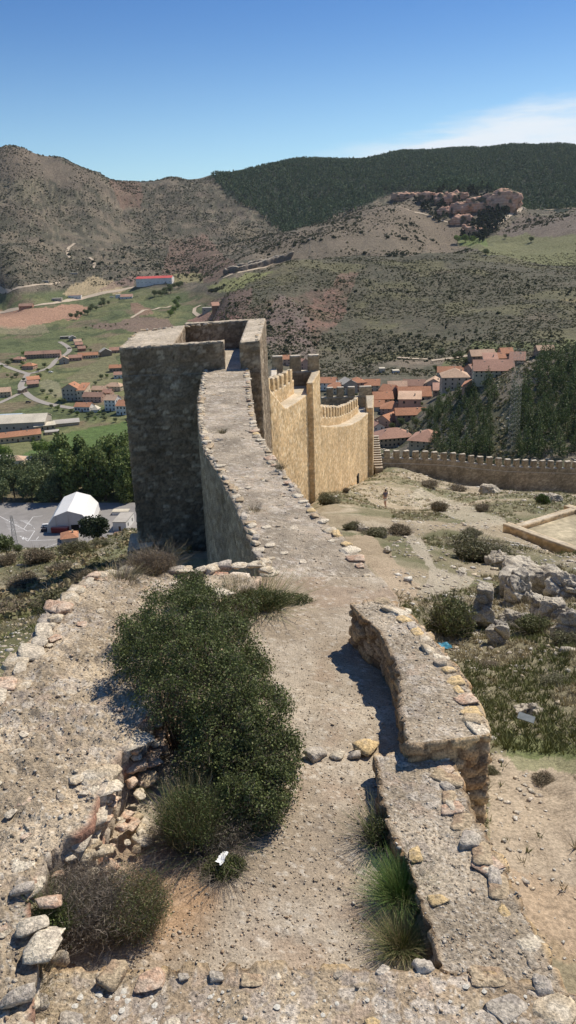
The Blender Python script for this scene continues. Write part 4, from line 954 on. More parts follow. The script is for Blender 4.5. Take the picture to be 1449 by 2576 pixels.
# grass in the gap under the near parapet
g1 = stems_mesh('blades', 2600, .26, .52, .0028, [(.10,.17,.04),(.15,.23,.06),(.07,.12,.03),(.20,.24,.08)], 26, 1., .9, 5, .5, .3)
plant('grass_clump', 'lush green grass clump in the gap below the near parapet', 'grass clump', on_path(1010, 2270), [('blades', g1)], 0, .68)
plant('grass_clump', 'straw and green grass clump nearest the ledge under the parapet', 'grass clump', on_path(1010, 2390), [('blades', stems_mesh('blades', 1800, .26, .45, .0026, STR+GRN, 27, 1., .9, 5, .5, .3))], 0, .62)
plant('grass_clump', 'small dark weedy clump in the parapet shadow beside the path', 'grass clump', on_path(960, 2120), [('blades', stems_mesh('blades', 800, .2, .34, .0026, GRN+GREY, 28, 1., .7, 4, .6, .8)), ('foliage', leaf_mesh('foliage', [(0,0,.12,.16,.2,.13)], 2500, .01, LC, 29, .3))])
plant('grass_clump', 'dry straw grass in the cleft at the bottom left corner', 'grass clump', on_path(30, 2520, -5.0), [('blades', stems_mesh('blades', 1500, .3, .3, .0025, STR+GREY, 30, .7, .5, 4, .8, 1.4))], 0, .8)
plant('dry_shrub', 'brown dry bush on the broken wall in front of the big tower foot', 'shrub', at_z(385, 1446, -5.15), [('twigs', stems_mesh('twigs', 900, .55, .6, .004, GREY+STR[:2], 31, .8, .45, 5, .5, 2.4)), ('fine_twigs', twig_cloud(54, [(0,0,.25,.5,.4,.28)], 9000, [(.24,.19,.13),(.32,.25,.17),(.16,.13,.09)], .05)), ('foliage', leaf_mesh('foliage', [(0,0,.25,.5,.4,.28)], 5000, .013, GREY+MIX, 32, .3))], 0, .8)
plant('dry_shrub', 'small pale dry bush left of the brown bush on the broken wall', 'shrub', at_z(300, 1478, -4.95), [('twigs', stems_mesh('twigs', 900, .3, .25, .004, GREY+STR, 33, 1., .45, 3, .6, 1.2))])
bpy.context.view_layer.update()

for i_, (qx, qy, lab) in enumerate([(640,1290,'small dry weed rooted in the ridge wall top, near its left edge'),(705,1180,'small dry weed on the right edge of the ridge wall where it bends'),(560,1090,'faint dry weed on the far stretch of the ridge wall top')]):
    plant('weed', lab, 'weed', at_z(qx, qy, -5.6), [('blades', stems_mesh('blades', 160, .16, .2, .004, STR+GREY, 60+i_, .8, .5, 3, .6, 1.))])
# loose stones and litter on the path
for qx, qy, s, k, lab in [(797,1912,.105,4,'pale grey angular stone lying on the path by the shrub, leftmost of the row'),(848,1915,.06,5,'small flat white stone in the middle of the row across the path'),
                          (918,1893,.135,2,'large yellowish slab stone at the right end of the row across the path'),(893,1915,.07,11,'thin broken stone tucked against the yellowish slab')]:
    p = at_z(qx, qy, -5.2); o = inst('loose_stone', ROCKS[k], None, (p[0], p[1], -5.14+s*.2), (.1, .1, R1.uniform(0, 3)), (s*1.65, s*1.4, s*1.1)); tag(o, lab, 'stone', 'stones across the path')
p = at_z(467, 2250, -5.2); o = inst('loose_stone', ROCKS[5], None, (p[0], p[1], -5.185), (0, 0, .5), .028); tag(o, 'walnut sized white pebble standing out on the bare orange earth', 'stone')
# crumpled white rag
r_ = np.random.default_rng(8); V, Fq = grid_patch((-.075, -.03, 0), (.075, -.035, 0), (.085, .03, 0), (-.07, .04, 0), 26, 14)
V[:, 1] += np.sin(V[:, 0]*22)*.02; V[:, 2] += fbm(V*30, 3, 5)*.06; V[:, 0] += (fbm(V*40, 2, 9)-.5)*.03
M['rag'] = col_mat('white_cloth', (.8, .8, .78), fine=60, amt=.1, bump=.3)
o = mk('rag', V, Fq, M['rag']); p = at_z(558, 2165, -5.06); o.location = tuple(p); o.rotation_euler = (0, .1, .95); tag(o, 'crumpled white rag lying on the low green cushion plant', 'rag')
# pebbles
def rocks_stuff(name, Pts, sizes, cols, seed, n_face='octa'):
    r_ = np.random.default_rng(seed); n_ = len(Pts)
    O = np.array([(1,0,0),(0,1,0),(-1,0,0),(0,-1,0),(0,0,.8),(0,0,-.8),(.72,.72,.3),(-.7,.7,.35),(-.72,-.7,.3),(.7,-.72,.35)])
    Fo = np.array([(0,6,4),(6,1,4),(1,7,4),(7,2,4),(2,8,4),(8,3,4),(3,9,4),(9,0,4),(0,5,6),(6,5,1),(1,5,7),(7,5,2),(2,5,8),(8,5,3),(3,5,9),(9,5,0)])
    a = r_.uniform(0, 6.28, n_); V = O[None]*r_.uniform(.7, 1.25, (n_, 10, 1))*np.stack([np.ones(n_), r_.uniform(.6, 1, n_), r_.uniform(.4, .8, n_)], 1)[:, None]
    x = V[..., 0]*np.cos(a)[:, None]-V[..., 1]*np.sin(a)[:, None]; y = V[..., 0]*np.sin(a)[:, None]+V[..., 1]*np.cos(a)[:, None]
    V = np.stack([x, y, V[..., 2]], 2)*np.asarray(sizes)[:, None, None]+Pts[:, None]
    Fq = (Fo[None]+np.arange(n_)[:, None, None]*10).reshape(-1, 3)
    c = np.repeat(pick(cols, r_.uniform(0, 1, n_))*r_.uniform(.8, 1.15, n_)[:, None], 10, 0)
    o = mk(name, V.reshape(-1, 3), Fq, M['stone_near'], col=c); tag(o, kind='stuff'); return o
r_ = np.random.default_rng(2)
n_ = 16000; x = r_.uniform(-2.2, 1.6, n_); y = r_.uniform(4.2, 12, n_)
keep_ = r_.uniform(0, 1, n_) < np.clip(1.4-.12*y, .1, 1); x, y = x[keep_], y[keep_]
z = np.where(y < at_z(900, 1780, -5.2)[1], -5.2, -5.32)
PB = [(.52,.43,.31),(.60,.52,.40),(.45,.36,.25),(.66,.59,.48),(.48,.35,.23),(.56,.47,.36)]
z = np.where(z > -5.25, path_h(x, y, -5.17), path_h(x, y, -5.27))
rocks_stuff('gravel', np.stack([x, y, z+.002], 1), r_.uniform(.005, .013, len(x))*(1+.8*(r_.uniform(0, 1, len(x)) > .96)), PB, 3)

# ---- scatter on the near slopes
def scatter(n_, dlo, dhi, alo, ahi, r_, pw=1.):
    a = np.radians(r_.uniform(alo, ahi, n_)); d = np.exp(r_.uniform(0, 1, n_)**pw*(math.log(dhi)-math.log(dlo))+math.log(dlo))
    x = np.sin(a)*d; y = np.cos(a)*d; return x, y, d, a
r_ = np.random.default_rng(17)
x, y, d, a = scatter(28000, 5.5, 110, -28, 30, r_)
ax_ = np.degrees(a); ok = ((ax_ > 8) | ((ax_ < -9) & (d > 14)) | ((d > 50) & (ax_ > 3))) & ~((ax_ > 6) & (d < 8) & (ax_ < 10))
clus = fbm(np.stack([x, y, x*0], 1)/1.7, 3, 77); ok &= (clus > .42) & ((d > 13) | (r_.uniform(0, 1, len(d)) < .3)) & ((d > 9) | (clus > .5))
x, y, d = x[ok], y[ok], d[ok]; z = ground(x, y)
rocks_stuff('scattered_stones', np.stack([x, y, z], 1), np.clip(r_.lognormal(0, .5, len(x))*.030*(1+d/26), .012, .4)*np.where(d < 12, .5, .75), [(.56,.50,.40),(.64,.60,.52),(.48,.42,.34),(.60,.50,.36)], 5)
# tufts: many small fans of blades
def tufts_stuff(name, Pts, sizes, cols, seed, nb=9, mat='twig'):
    r_ = np.random.default_rng(seed); n_ = len(Pts)
    a = r_.uniform(0, 6.28, (n_, nb)); o_ = r_.uniform(.2, 1., (n_, nb)); h = r_.uniform(.5, 1.1, (n_, nb))
    s = np.asarray(sizes)[:, None]; w_ = .07*s*np.ones((n_, nb))
    bx = Pts[:, 0:1]+np.cos(a)*o_*s*.3; by = Pts[:, 1:2]+np.sin(a)*o_*s*.3; bz = Pts[:, 2:3]-.02*s+0*a
    tx = Pts[:, 0:1]+np.cos(a)*o_*s*.95; ty = Pts[:, 1:2]+np.sin(a)*o_*s*.95; tz = Pts[:, 2:3]+h*s*.75
    wa = r_.uniform(0, 6.28, (n_, nb)); wx = np.cos(wa)*w_; wy = np.sin(wa)*w_
    V = np.stack([np.stack([bx-wx, by-wy, bz], 2), np.stack([bx+wx, by+wy, bz], 2), np.stack([tx, ty, tz], 2)], 2).reshape(-1, 3)
    Fq = np.arange(n_*nb*3).reshape(-1, 3)
    c = np.repeat(pick(cols, np.clip(fbm(Pts/4, 3, seed+1)*1.4-.2, 0, .99))*r_.uniform(.75, 1.25, n_)[:, None], nb*3, 0)
    o = mk(name, V, Fq, M[mat], col=c); tag(o, kind='stuff'); return o
x, y, d, a = scatter(70000, 6, 120, -28, 30, r_)
ax_ = np.degrees(a); ok = ((ax_ > 8) | ((ax_ < -9) & (d > 14)) | ((d > 50) & (ax_ > 3)))
g_ = .55*fbm(np.stack([x, y, x*0], 1)/9, 4, 43)+.45*fbm(np.stack([x, y, x*0], 1)/3.2, 4, 71)
qx_, qy_, _ = project(np.stack([x, y, ground(x, y)], 1))
bare = inpoly(qx_, qy_, [(1225,1880),(1900,1960),(2000,2650),(1200,2650)]) | inpoly(qx_, qy_, [(990,1330),(1060,1350),(1100,1430),(1200,1450),(1180,1480),(1060,1500),(960,1480),(860,1350),(930,1340),(1040,1440)]) | inpoly(qx_, qy_, [(1060,1230),(1260,1300),(1280,1320),(1200,1330),(1100,1290)])
dense = inpoly(qx_, qy_, [(1090,1700),(1050,1600),(1090,1480),(1900,1480),(1900,1900),(1330,1880),(1230,1830)])
ok &= ((g_ > .455) | dense) & (~bare | (r_.uniform(0, 1, len(x)) < .012))
x, y, d = x[ok], y[ok], d[ok]
tufts_stuff('dry_grass', np.stack([x, y, ground(x, y)], 1), r_.uniform(.05, .13, len(x))*(1+d/45), [(.32,.28,.16),(.25,.24,.11),(.44,.38,.24),(.21,.22,.09),(.36,.31,.18),(.28,.24,.15)], 41)
# grit bedded in the mortar tops of the near walls
def grit_on(root, n_, size, zmin, seed, cols):
    b = [c for c in root.children if c.name.startswith('wall_body')][0]; me = b.data
    v = np.empty(len(me.vertices)*3, np.float32); me.vertices.foreach_get('co', v); v = v.reshape(-1, 3); nn = np.empty(len(me.vertices)*3, np.float32); me.vertices.foreach_get('normal', nn); nn = nn.reshape(-1, 3)
    ix = np.nonzero((v[:, 2] > zmin) & (nn[:, 2] > .75))[0]; r_ = np.random.default_rng(seed); ix = r_.choice(ix, n_); P_ = v[ix]+r_.normal(size=(n_, 3))*np.array([.008, .008, 0])-np.array([0, 0, size*.25])
    o = rocks_stuff('bedded_grit', P_, size*r_.lognormal(0, .45, n_), cols, seed); o.parent = root; o.matrix_parent_inverse = Matrix.Translation(-root.location)
GC = [(.52,.43,.31),(.60,.52,.40),(.42,.33,.23),(.66,.59,.48),(.46,.34,.23),(.34,.28,.21)]
grit_on(lg, 6500, .006, -5.1, 71, GC); grit_on(pn, 3400, .0065, -5.1, 72, GC); grit_on(pf, 2800, .0075, -4.9, 73, GC); grit_on(lb, 11000, .0085, -5.3, 74, GC); grit_on(rg_, 5000, .013, -6.1, 75, GC)
print('p3 done')

# ------------------------------------------------------------------ shrubs, rocks and people on the near slopes
def bush_variant(k, cols, n_=5200, size=.03):
    r = random.Random(k); bl = [(0, 0, .32, .5, .45, .36)]+[(r.uniform(-.4, .4), r.uniform(-.35, .35), r.uniform(.15, .5), r.uniform(.2, .36), r.uniform(.2, .36), r.uniform(.16, .3)) for _ in range(5)]
    return leaf_mesh('foliage', bl, n_, size, cols, 200+k, .5, .5, 2.6, .2, .6, 0.), stems_mesh('twigs', 260, .5, .75, .008, GREY, 230+k, 1., .4, 3, .4, 1.)
DK = [(.11,.13,.05),(.14,.16,.06),(.18,.18,.085),(.08,.095,.038)]
OL = [(.18,.18,.09),(.22,.20,.12),(.15,.15,.075),(.12,.13,.055),(.27,.23,.15)]
BR = [(.22,.18,.12),(.16,.14,.085),(.28,.22,.15),(.14,.13,.07)]
BV = {'d': [bush_variant(1, DK), bush_variant(2, DK)], 'o': [bush_variant(3, OL), bush_variant(4, OL)], 'b': [bush_variant(5, BR), bush_variant(6, BR)], 'g': [bush_variant(7, [(.07,.12,.03),(.10,.16,.04),(.05,.08,.02)])]}
def bush(qx, qy, wpx, kind, label, name='shrub', hs=1., group=None, dmin=8):
    p = hit(qx, qy, dmin)
    if p is None: return
    s = wpx*(p@fw)/F/1.25; f, t = BV[kind][R1.randrange(len(BV[kind]))]
    o = thing(name, label, 'shrub', (p[0], p[1], p[2]-.04), R1.uniform(0, 6), group, (s, s, s*hs)); inst('foliage', f, o); inst('twigs', t, o)
for a in [(1135,1592,150,'d','large round dark green bush left of the pale boulders',1.15),(1190,1410,130,'o','wide low olive bush above the boulders, right of the pale footpath',.8),(1262,1412,90,'o','olive bush behind the largest boulder at its left',.8),
          (1104,1288,52,'b','rounded brown bush in the middle of the right slope',1.),(1213,1285,46,'b','low brown bush between the footpath and the walled plot',.7),(1364,1268,42,'g','bright green bush at the corner of the walled plot',1.2),
          (822,1270,58,'o','grey green bush at the foot of the narrow second tower',.9),(948,1348,70,'o','dark scrub patch behind the white rocks, left of the footpath',.6),(1008,1345,72,'b','brownish scrub on the rise left of the footpath',.7),
          (890,1332,50,'o','small olive bush just beyond the ridge wall edge',.8),(1340,1590,110,'d','dark bush growing under the boulders, nearest the frame edge of the pair',.8),(1255,1585,75,'o','olive bush squeezed between the lower boulders',.8),
          (1420,1620,90,'o','olive scrub at the far right below the boulders',.7),(1320,1520,60,'b','brown bush in the gap between the upper boulders',.8),(1180,1345,60,'o','low scrub patch before the walled plot',.5),
          (870,1238,22,'b','small brown bush at the foot of the long yellow wall',.9),(1080,1225,60,'b','brown tussocky bush below the crenellated wall, left one',.5),(1150,1235,55,'b','brown tussocky bush below the crenellated wall, right one',.5),
          (1230,1680,60,'b','brown heathery shrub in the grass below the round dark bush',.5),(1400,1720,80,'o','olive shrub among the grass near the right edge',.5),(1225,2130,40,'o','wispy shrub against the outer foot of the far parapet',.9),
          (1345,2250,70,'b','dry brown shrub on the orange earth outside the near parapet',.6),(1430,2420,60,'g','small green shrub low at the right edge beside the orange earth',.7),(1300,1500,50,'o','tuft of scrub growing on top of the boulders',.7)]:
    bush(*a[:5], hs=a[5])
for a in [(150,1530,120,'o','sparse straggly bush on the slope beyond the broken wall, left one',.8),(215,1470,70,'b','dark straggly bush beyond the broken wall corner',.9),(60,1480,110,'b','brown scrubby bush on the left slope, nearest the frame edge',.6),
          (100,1415,90,'b','dark brown bush on the crest of the left slope',.7),(190,1395,80,'o','olive bush on the crest in front of the small red roofed hut',.8),(20,1420,60,'b','brown bush at the left frame edge on the slope crest',.8),
          (150,1440,70,'b','low brown bush just under the crest bushes',.6),(255,1375,50,'o','olive bush on the crest right of the hut',.6),(240,1440,60,'d','dark green weedy bush beside the tower foot',.7),(320,1425,40,'b','brown bush touching the tower plinth',.7),(0,1550,140,'b','wide grassy brown bush in the bottom of the left slope',.3)]:
    bush(*a[:5], hs=a[5], dmin=14)
# big dark tree clump on the far left crest
# ---- boulders
def boulder(qx, qy, wpx, hpx, label, seed, rz=0, dmin=10):
    p = hit(qx, qy, dmin); k = (p@fw)/F; w_ = wpx*k/2; h_ = hpx*k
    import bmesh
    bm = bmesh.new(); bmesh.ops.create_icosphere(bm, subdivisions=6, radius=1); V = np.array([v.co[:] for v in bm.verts]); Fq = np.array([[v.index for v in f.verts] for f in bm.faces]); bm.free()
    r_ = np.random.default_rng(seed); pl = r_.normal(size=(12, 3)); pl[:3] = [(0, 0, 1), (0, -1, .2), (.3, 0, 1)]; pl /= np.linalg.norm(pl, axis=1)[:, None]; dd = r_.uniform(.55, .9, 12)
    dot = V@pl.T; V2 = V*np.minimum(np.where(dot > .15, dd[None]/np.maximum(dot, .15), 9).min(1), 1.15)[:, None]
    V2 = V2*np.array([w_, w_*.8, h_*.75])
    f1, f2, rid = worley(V2/np.array([1.1, 1.1, .6])/max(.6, w_)+seed+(fbm(V2*2.5, 2, seed)[:, None])*.8, seed)
    crack = sstep(.0, .14, f2-f1); pit = fbm(V2*9, 3, seed+1)
    V2 = V2+V*((crack-1)*.06+(rid-.5)*.10+(pit-.5)*.15+(fbm(V2*3, 3, seed+11)-.5)*.25*min(1, w_)+(fbm(V2*28, 2, seed+2)-.5)*.03)[:, None]
    c = mixc(np.tile(np.array([.50, .44, .34]), (len(V), 1)), np.array([.60, .54, .43]), sstep(.45, .6, fbm(V2*2, 3, seed+6)))
    c = mixc(c, np.array([.26, .235, .20]), sstep(.5, .68, fbm(V2*5, 3, seed+8))*.8); c = c*(.75+.25*crack)[:, None]
    o = mk('boulder', V2, Fq, M['stone_near'], col=c); o.location = (p[0], p[1], p[2]+h_*.18); o.rotation_euler = (0, 0, rz); tag(o, label, 'boulder', 'boulders on the right slope')
for i, a in enumerate([(1350,1490,235,120,'largest boulder, long slanting layered slab at the top of the outcrop'),(1300,1515,110,110,'cracked boulder standing under the left end of the layered slab'),(1212,1575,110,135,'tall pale boulder beside the round dark bush'),
          (1418,1505,95,95,'dark fissured boulder against the right frame edge'),(1252,1615,80,75,'knobbly boulder at the bottom tip of the outcrop'),(1435,1600,95,100,'grey boulder low at the right frame edge'),
          (1160,1445,60,14,'flat low rock slab breaking the footpath surface'),(1262,1425,90,45,'small boulder at the upper left of the outcrop'),(1365,1550,80,70,'half buried boulder in the middle of the outcrop'),
          (905,1335,48,24,'white rock just beyond the ridge wall edge, left one'),(962,1350,30,22,'grey rounded rock beside the white rocks'),(920,1462,44,20,'jagged brown rock at the ridge wall corner'),(1237,1240,64,26,'pale rock outcrop at the foot of the crenellated wall'),
          (1378,1258,60,22,'pale rocks beside the green bush below the crenellated wall'),(1320,1850,60,44,'pale stone heap on the grass right of the parapet'),(975,1385,30,14,'flat pale rock above the near footpath bend'),(1325,1455,110,60,'pale slab filling the gap behind the two upper boulders'),(1400,1555,85,60,'pale rock joining the right hand boulders'),(1290,1575,70,60,'pale rock between the tall boulder and the knobbly one')]):
    boulder(*a, seed=300+i, rz=i*.7)
# small dark plate fixed to the stone heap, torn blue plastic
p = hit(1318, 1838, 8); mb = MB().box(-.11, .11, -.05, .05, -.012, .012); o = mb.build('plate', col_mat('dull_metal', (.25, .28, .28), fine=20, amt=.2, bump=.1, rough=.4)); o.location = (p[0], p[1]-.05, p[2]+.24); o.rotation_euler = (.5, .1, -.5); tag(o, 'small grey metal plate set on the stone heap', 'plate')
r_ = np.random.default_rng(3); V, Fq = grid_patch((-.15, -.1, 0), (.15, -.12, 0), (.1, .12, 0), (-.12, .1, 0), 14, 12); V[:, 2] += fbm(V*14, 3, 2)*.12
o = mk('plastic_scrap', V, Fq, col_mat('blue_plastic', (.06, .25, .35), fine=20, amt=.2, bump=.1, rough=.4)); p = hit(1115, 1632, 9); o.location = (p[0], p[1], p[2]+.02); tag(o, 'torn blue plastic scrap caught beside the far parapet', 'plastic scrap')

# ---- the walker
def skin_body(name, joints, edges, mat, parent=None):
    me = bpy.data.meshes.new(name); me.from_pydata([j[:3] for j in joints], edges, []); o = bpy.data.objects.new(name, me); COL.objects.link(o)
    sk = o.modifiers.new('skin', 'SKIN'); sb = o.modifiers.new('sub', 'SUBSURF'); sb.levels = sb.render_levels = 1
    for i, j in enumerate(joints): me.skin_vertices[0].data[i].radius = (j[3], j[4] if len(j) > 4 else j[3]); me.skin_vertices[0].data[i].use_root = (i == 0)
    me.materials.append(mat)
    if parent: o.parent = parent
    return o
skm = col_mat('skin', (.50, .30, .21), fine=10, amt=.05, bump=0, rough=.6); hair = col_mat('hair', (.03, .02, .015), fine=40, amt=.3, bump=.2)
shirt = col_mat('patterned_shirt', (.17, .15, .17), fine=26, amt=.8, bump=0); shorts = col_mat('pale_shorts', (.62, .60, .56), fine=18, amt=.2, bump=0); shoe = col_mat('dark_shoe', (.06, .05, .05), bump=0)
pg = hit(969, 1277, 30); per = thing('person', 'person walking alone on the slope in patterned top and pale shorts', 'person', (pg[0], pg[1], pg[2]+.0), .5)
J = [(0,0,.92,.13,.10),(0,0,1.15,.115,.09),(0,0,1.38,.15,.09),(0,0,1.50,.055),(0,.01,1.60,.085),(0,.01,1.70,.075),
     (.17,0,1.42,.055),(.25,.03,1.17,.042),(.22,.10,.95,.034),(.21,.13,.88,.035),(-.17,0,1.42,.055),(-.24,-.06,1.16,.042),(-.22,.02,.93,.034),(-.21,.05,.86,.035),
     (.09,0,.86,.085),(.11,.10,.50,.06),(.10,.04,.09,.042),(.10,.15,.04,.035),(-.09,0,.86,.085),(-.11,-.05,.50,.06),(-.11,-.22,.14,.042),(-.11,-.13,.05,.035)]
E = [(0,1),(1,2),(2,3),(3,4),(4,5),(2,6),(6,7),(7,8),(8,9),(2,10),(10,11),(11,12),(12,13),(0,14),(14,15),(15,16),(16,17),(0,18),(18,19),(19,20),(20,21)]
skin_body('body', J, E, skm, per)
skin_body('shirt', [(0,0,.95,.15,.12),(0,0,1.16,.135,.11),(0,0,1.40,.17,.11),(.18,0,1.42,.075),(.24,.02,1.22,.065),(-.18,0,1.42,.075),(-.23,-.04,1.22,.065)], [(0,1),(1,2),(2,3),(3,4),(2,5),(5,6)], shirt, per)
skin_body('shorts', [(0,0,.94,.155,.125),(.09,0,.84,.11),(.115,.07,.60,.09),(-.09,0,.84,.11),(-.115,-.03,.60,.09)], [(0,1),(1,2),(0,3),(3,4)], shorts, per)
skin_body('hair', [(0,-.02,1.64,.09),(0,-.01,1.735,.08),(0,-.06,1.58,.05)], [(0,1),(0,2)], hair, per)
for s in (1, -1):
    skin_body('shoe', [(.10*s, .04 if s > 0 else -.2, .05, .05), (.10*s, .17 if s > 0 else -.08, .035, .042)], [(0,1)], shoe, per)

# ------------------------------------------------------------------ trees
def pine_meshes(seed, n_=900, cols=None):
    r_ = np.random.default_rng(seed); pts = []
    for t in np.linspace(.10, 1., 15):
        R_ = .30*(1-t)**.75+.02; m_ = int(6+R_*20)
        for a in r_.uniform(0, 6.28, m_):
            rr_ = R_*r_.uniform(.35, 1.1); pts.append((math.cos(a)*rr_, math.sin(a)*rr_, t-.10*rr_/max(R_, .05)*.5+r_.uniform(-.02, .02), .09*(1-t)+.045))
    B = [(x, y, z, r, r, r*.55) for x, y, z, r in pts]
    return leaf_mesh('crown', B, n_, .026, cols or [(.095,.135,.05),(.125,.165,.06),(.07,.10,.04),(.17,.20,.07)], seed, .3, .3, 2, .1, .7), MB().tube((0, 0, -.05), (0, 0, .9), .022, .006, 6).build('trunk', M['bark'], link=False)
def round_meshes(seed, cols, n_=1500, col_=False):
    r = random.Random(seed); H = 1.
    if col_: bl = [(r.uniform(-.06, .06), r.uniform(-.06, .06), z, .20*(1-.5*abs(z-.45)), .20*(1-.5*abs(z-.45)), .16) for z in (.2, .32, .44, .56, .68, .80, .9)]+[(r.uniform(-.14, .14), r.uniform(-.14, .14), r.uniform(.2, .75), .12, .12, .12) for _ in range(7)]
    else: bl = [(0, 0, .58, .32, .32, .30)]+[(r.uniform(-.26, .26), r.uniform(-.26, .26), r.uniform(.35, .82), r.uniform(.13, .2), r.uniform(.13, .2), r.uniform(.11, .18)) for _ in range(9)]
    t = MB().tube((0, 0, -.05), (0, 0, .45), .03, .02, 6)
    for k in range(5): a = k*1.3+seed; t.tube((0, 0, .3+.04*k), (math.cos(a)*.2, math.sin(a)*.2, .55+.05*k), .014, .006, 4)
    return leaf_mesh('crown', bl, n_, .030, cols, seed, .45, .5, 2.4, .15, .7), t.build('trunk', M['bark'], link=False)
PINE = [pine_meshes(400+k) for k in range(4)]
POP = [round_meshes(420+k, [(.15,.19,.06),(.19,.24,.075),(.11,.145,.045),(.25,.27,.10)], 2600, True) for k in range(3)]
ROU = [round_meshes(430+k, [(.14,.175,.075),(.175,.21,.09),(.10,.13,.055),(.21,.24,.11)], 1800) for k in range(3)]
LIM = [round_meshes(440+k, [(.14,.22,.045),(.19,.27,.06),(.10,.16,.04)], 1800) for k in range(2)]
def tree(kind, p, h, name, label, group=None, sx=1.):
    c, t = kind[R1.randrange(len(kind))]
    o = thing(name, label, 'tree', (p[0], p[1], p[2]-.1), R1.uniform(0, 6), group, (h*sx, h*sx, h)); inst('crown', c, o); inst('trunk', t, o); return o
def tree_px(kind, qx, qy, hpx, name, label, group=None, sx=1., dmin=60):
    p = hit(qx, qy, dmin)
    if p is None: return None
    return tree(kind, p, hpx*(p@fw)/F, name, label, group, sx)
bpy.context.view_layer.update()
# pines on the rocky slope beyond the crenellated wall
polyP = [(1105,1150),(1060,1060),(1110,1010),(1180,990),(1230,965),(1245,1000),(1230,1150)]
polyQ = [(1290,1150),(1300,1060),(1290,1000),(1340,960),(1370,900),(1449,900),(1449,1150)]
RP = random.Random(12); placed = []
def fill_trees(poly, n_, sep, kind, hh, label, group, name, dmin, sx=1., lab=None, minsep=None):
    xs = [p[0] for p in poly]; ys = [p[1] for p in poly]; k = 0; tries = 0
    while k < n_ and tries < n_*14:
        tries += 1; qx = RP.uniform(min(xs), max(xs)+60*(max(xs) > 1440)); qy = RP.uniform(min(ys), max(ys))
        if not inpoly(np.array([min(qx, 1448.)]), np.array([qy]), poly)[0]: continue
        p = hit(qx, qy, dmin)
        if p is None or p[1] > 900 and dmin < 500: continue
        if any((p[0]-q[0])**2+(p[1]-q[1])**2 < sep**2 for q in placed): continue
        placed.append(p); tree(kind, p, RP.uniform(*hh), name, label, group, sx); k += 1
    return k
fill_trees(polyP, 58, 4., PINE, (5.5, 9), 'dark green pine crowding the left of the steep rocky slope behind the crenellated wall', 'pines left of the bare gully', 'pine_tree', 205, 1.05)
fill_trees(polyQ, 100, 4., PINE, (5.5, 9.5), 'dark green pine in the dense stand right of the bare gully, behind the crenellated wall', 'pines right of the bare gully', 'pine_tree', 205, 1.05)
# riverside trees on the left
polyR = [(0,1215),(0,1190),(130,1180),(230,1165),(340,1175),(345,1270),(270,1278),(120,1262),(0,1270)]
fill_trees([(0,1275),(0,1215),(150,1200),(200,1225),(170,1278)], 16, 8, ROU, (16, 21), 'grey green leafy tree in the riverside belt left of the white marquee', 'riverside trees on the left', 'leafy_tree', 300, 1.0)
fill_trees([(150,1268),(160,1215),(345,1190),(350,1272),(260,1276)], 20, 6, POP, (22, 29), 'tall green poplar in the riverside belt behind the white marquee', 'poplars behind the marquee', 'poplar_tree', 300, .95)
for a in [(100,1148,44),(125,1150,46),(152,1152,40),(178,1156,42),(210,1150,36)]:
    tree_px(LIM, *a, 'leafy_tree', 'bright green roadside tree in the row under the large mown field', 'roadside trees under the field', 1.1, 300)
tree_px(LIM, 14, 1157, 44, 'leafy_tree', 'bright green tree at the left frame edge beside the roadside hut', None, 1.1, 300)
tree_px(ROU, 300, 1150, 52, 'leafy_tree', 'dark round tree at the field corner, touching the tower outline', None, 1., 300)
tree_px(ROU, 318, 1175, 80, 'leafy_tree', 'tall dark tree between the poplars and the big tower', None, .9, 300)
# hedge and tree line through the green valley
HV = [((385,745),(460,728),10,17,'dark_tree','dark tree in the dense clump right of the red roofed hall','clump by the red roofed hall',ROU,1.2),
      ((180,805),(275,762),14,14,'leafy_tree','green tree in the hedge line crossing the valley fields','valley hedge trees',ROU,1.1),
      ((425,795),(455,760),6,18,'leafy_tree','leafy tree in the group below the dark clump','trees below the dark clump',LIM,1.),
      ((500,705),(540,690),5,8,'leafy_tree','small tree at the mouth of the side valley','trees at the side valley mouth',ROU,1.),
      ((215,828),(330,815),9,6,'leafy_tree','small bush-like tree edging the ploughed brown field','trees edging the ploughed field',ROU,1.2)]
for (x0, y0), (x1, y1), n_, h_, nm, lab, gp, kd, sx in HV:
    for k in range(n_):
        t = (k+RP.uniform(.2, .8))/n_; tree_px(kd, x0+(x1-x0)*t+RP.uniform(-5, 5), y0+(y1-y0)*t+RP.uniform(-6, 6), h_*RP.uniform(.8, 1.2), nm, lab, gp, sx, 500)
for a in [(1045,1075,30),(1010,1075,26),(1080,1050,26),(985,1082,22)]:
    tree_px(ROU, *a, 'leafy_tree', 'dark garden tree between the orange roofs and the long hipped roof building', 'garden trees in the right hand village', 1., 300)
for a in [(1110,900,26),(1155,905,24),(1170,918,20),(1095,935,18),(1350,890,14),(1185,945,20)]:
    tree_px(ROU, *a, 'leafy_tree', 'dark tree beside the upper group of houses in the right hand village', 'trees by the upper houses', 1., 420)
for a in [(1150,612,22),(1170,610,22),(1190,612,20)]:
    tree_px(LIM, *a, 'leafy_tree', 'pale green tree in the hollow below the red rock outcrop', 'pale trees below the red rocks', 1.2, 1000)
for a in [(1222,642,18),(1270,600,12),(1335,610,16)]:
    tree_px(ROU, *a, 'leafy_tree', 'lone dark tree on the green fields at the upper right', 'lone trees on the upper right fields', 1.2, 1000)

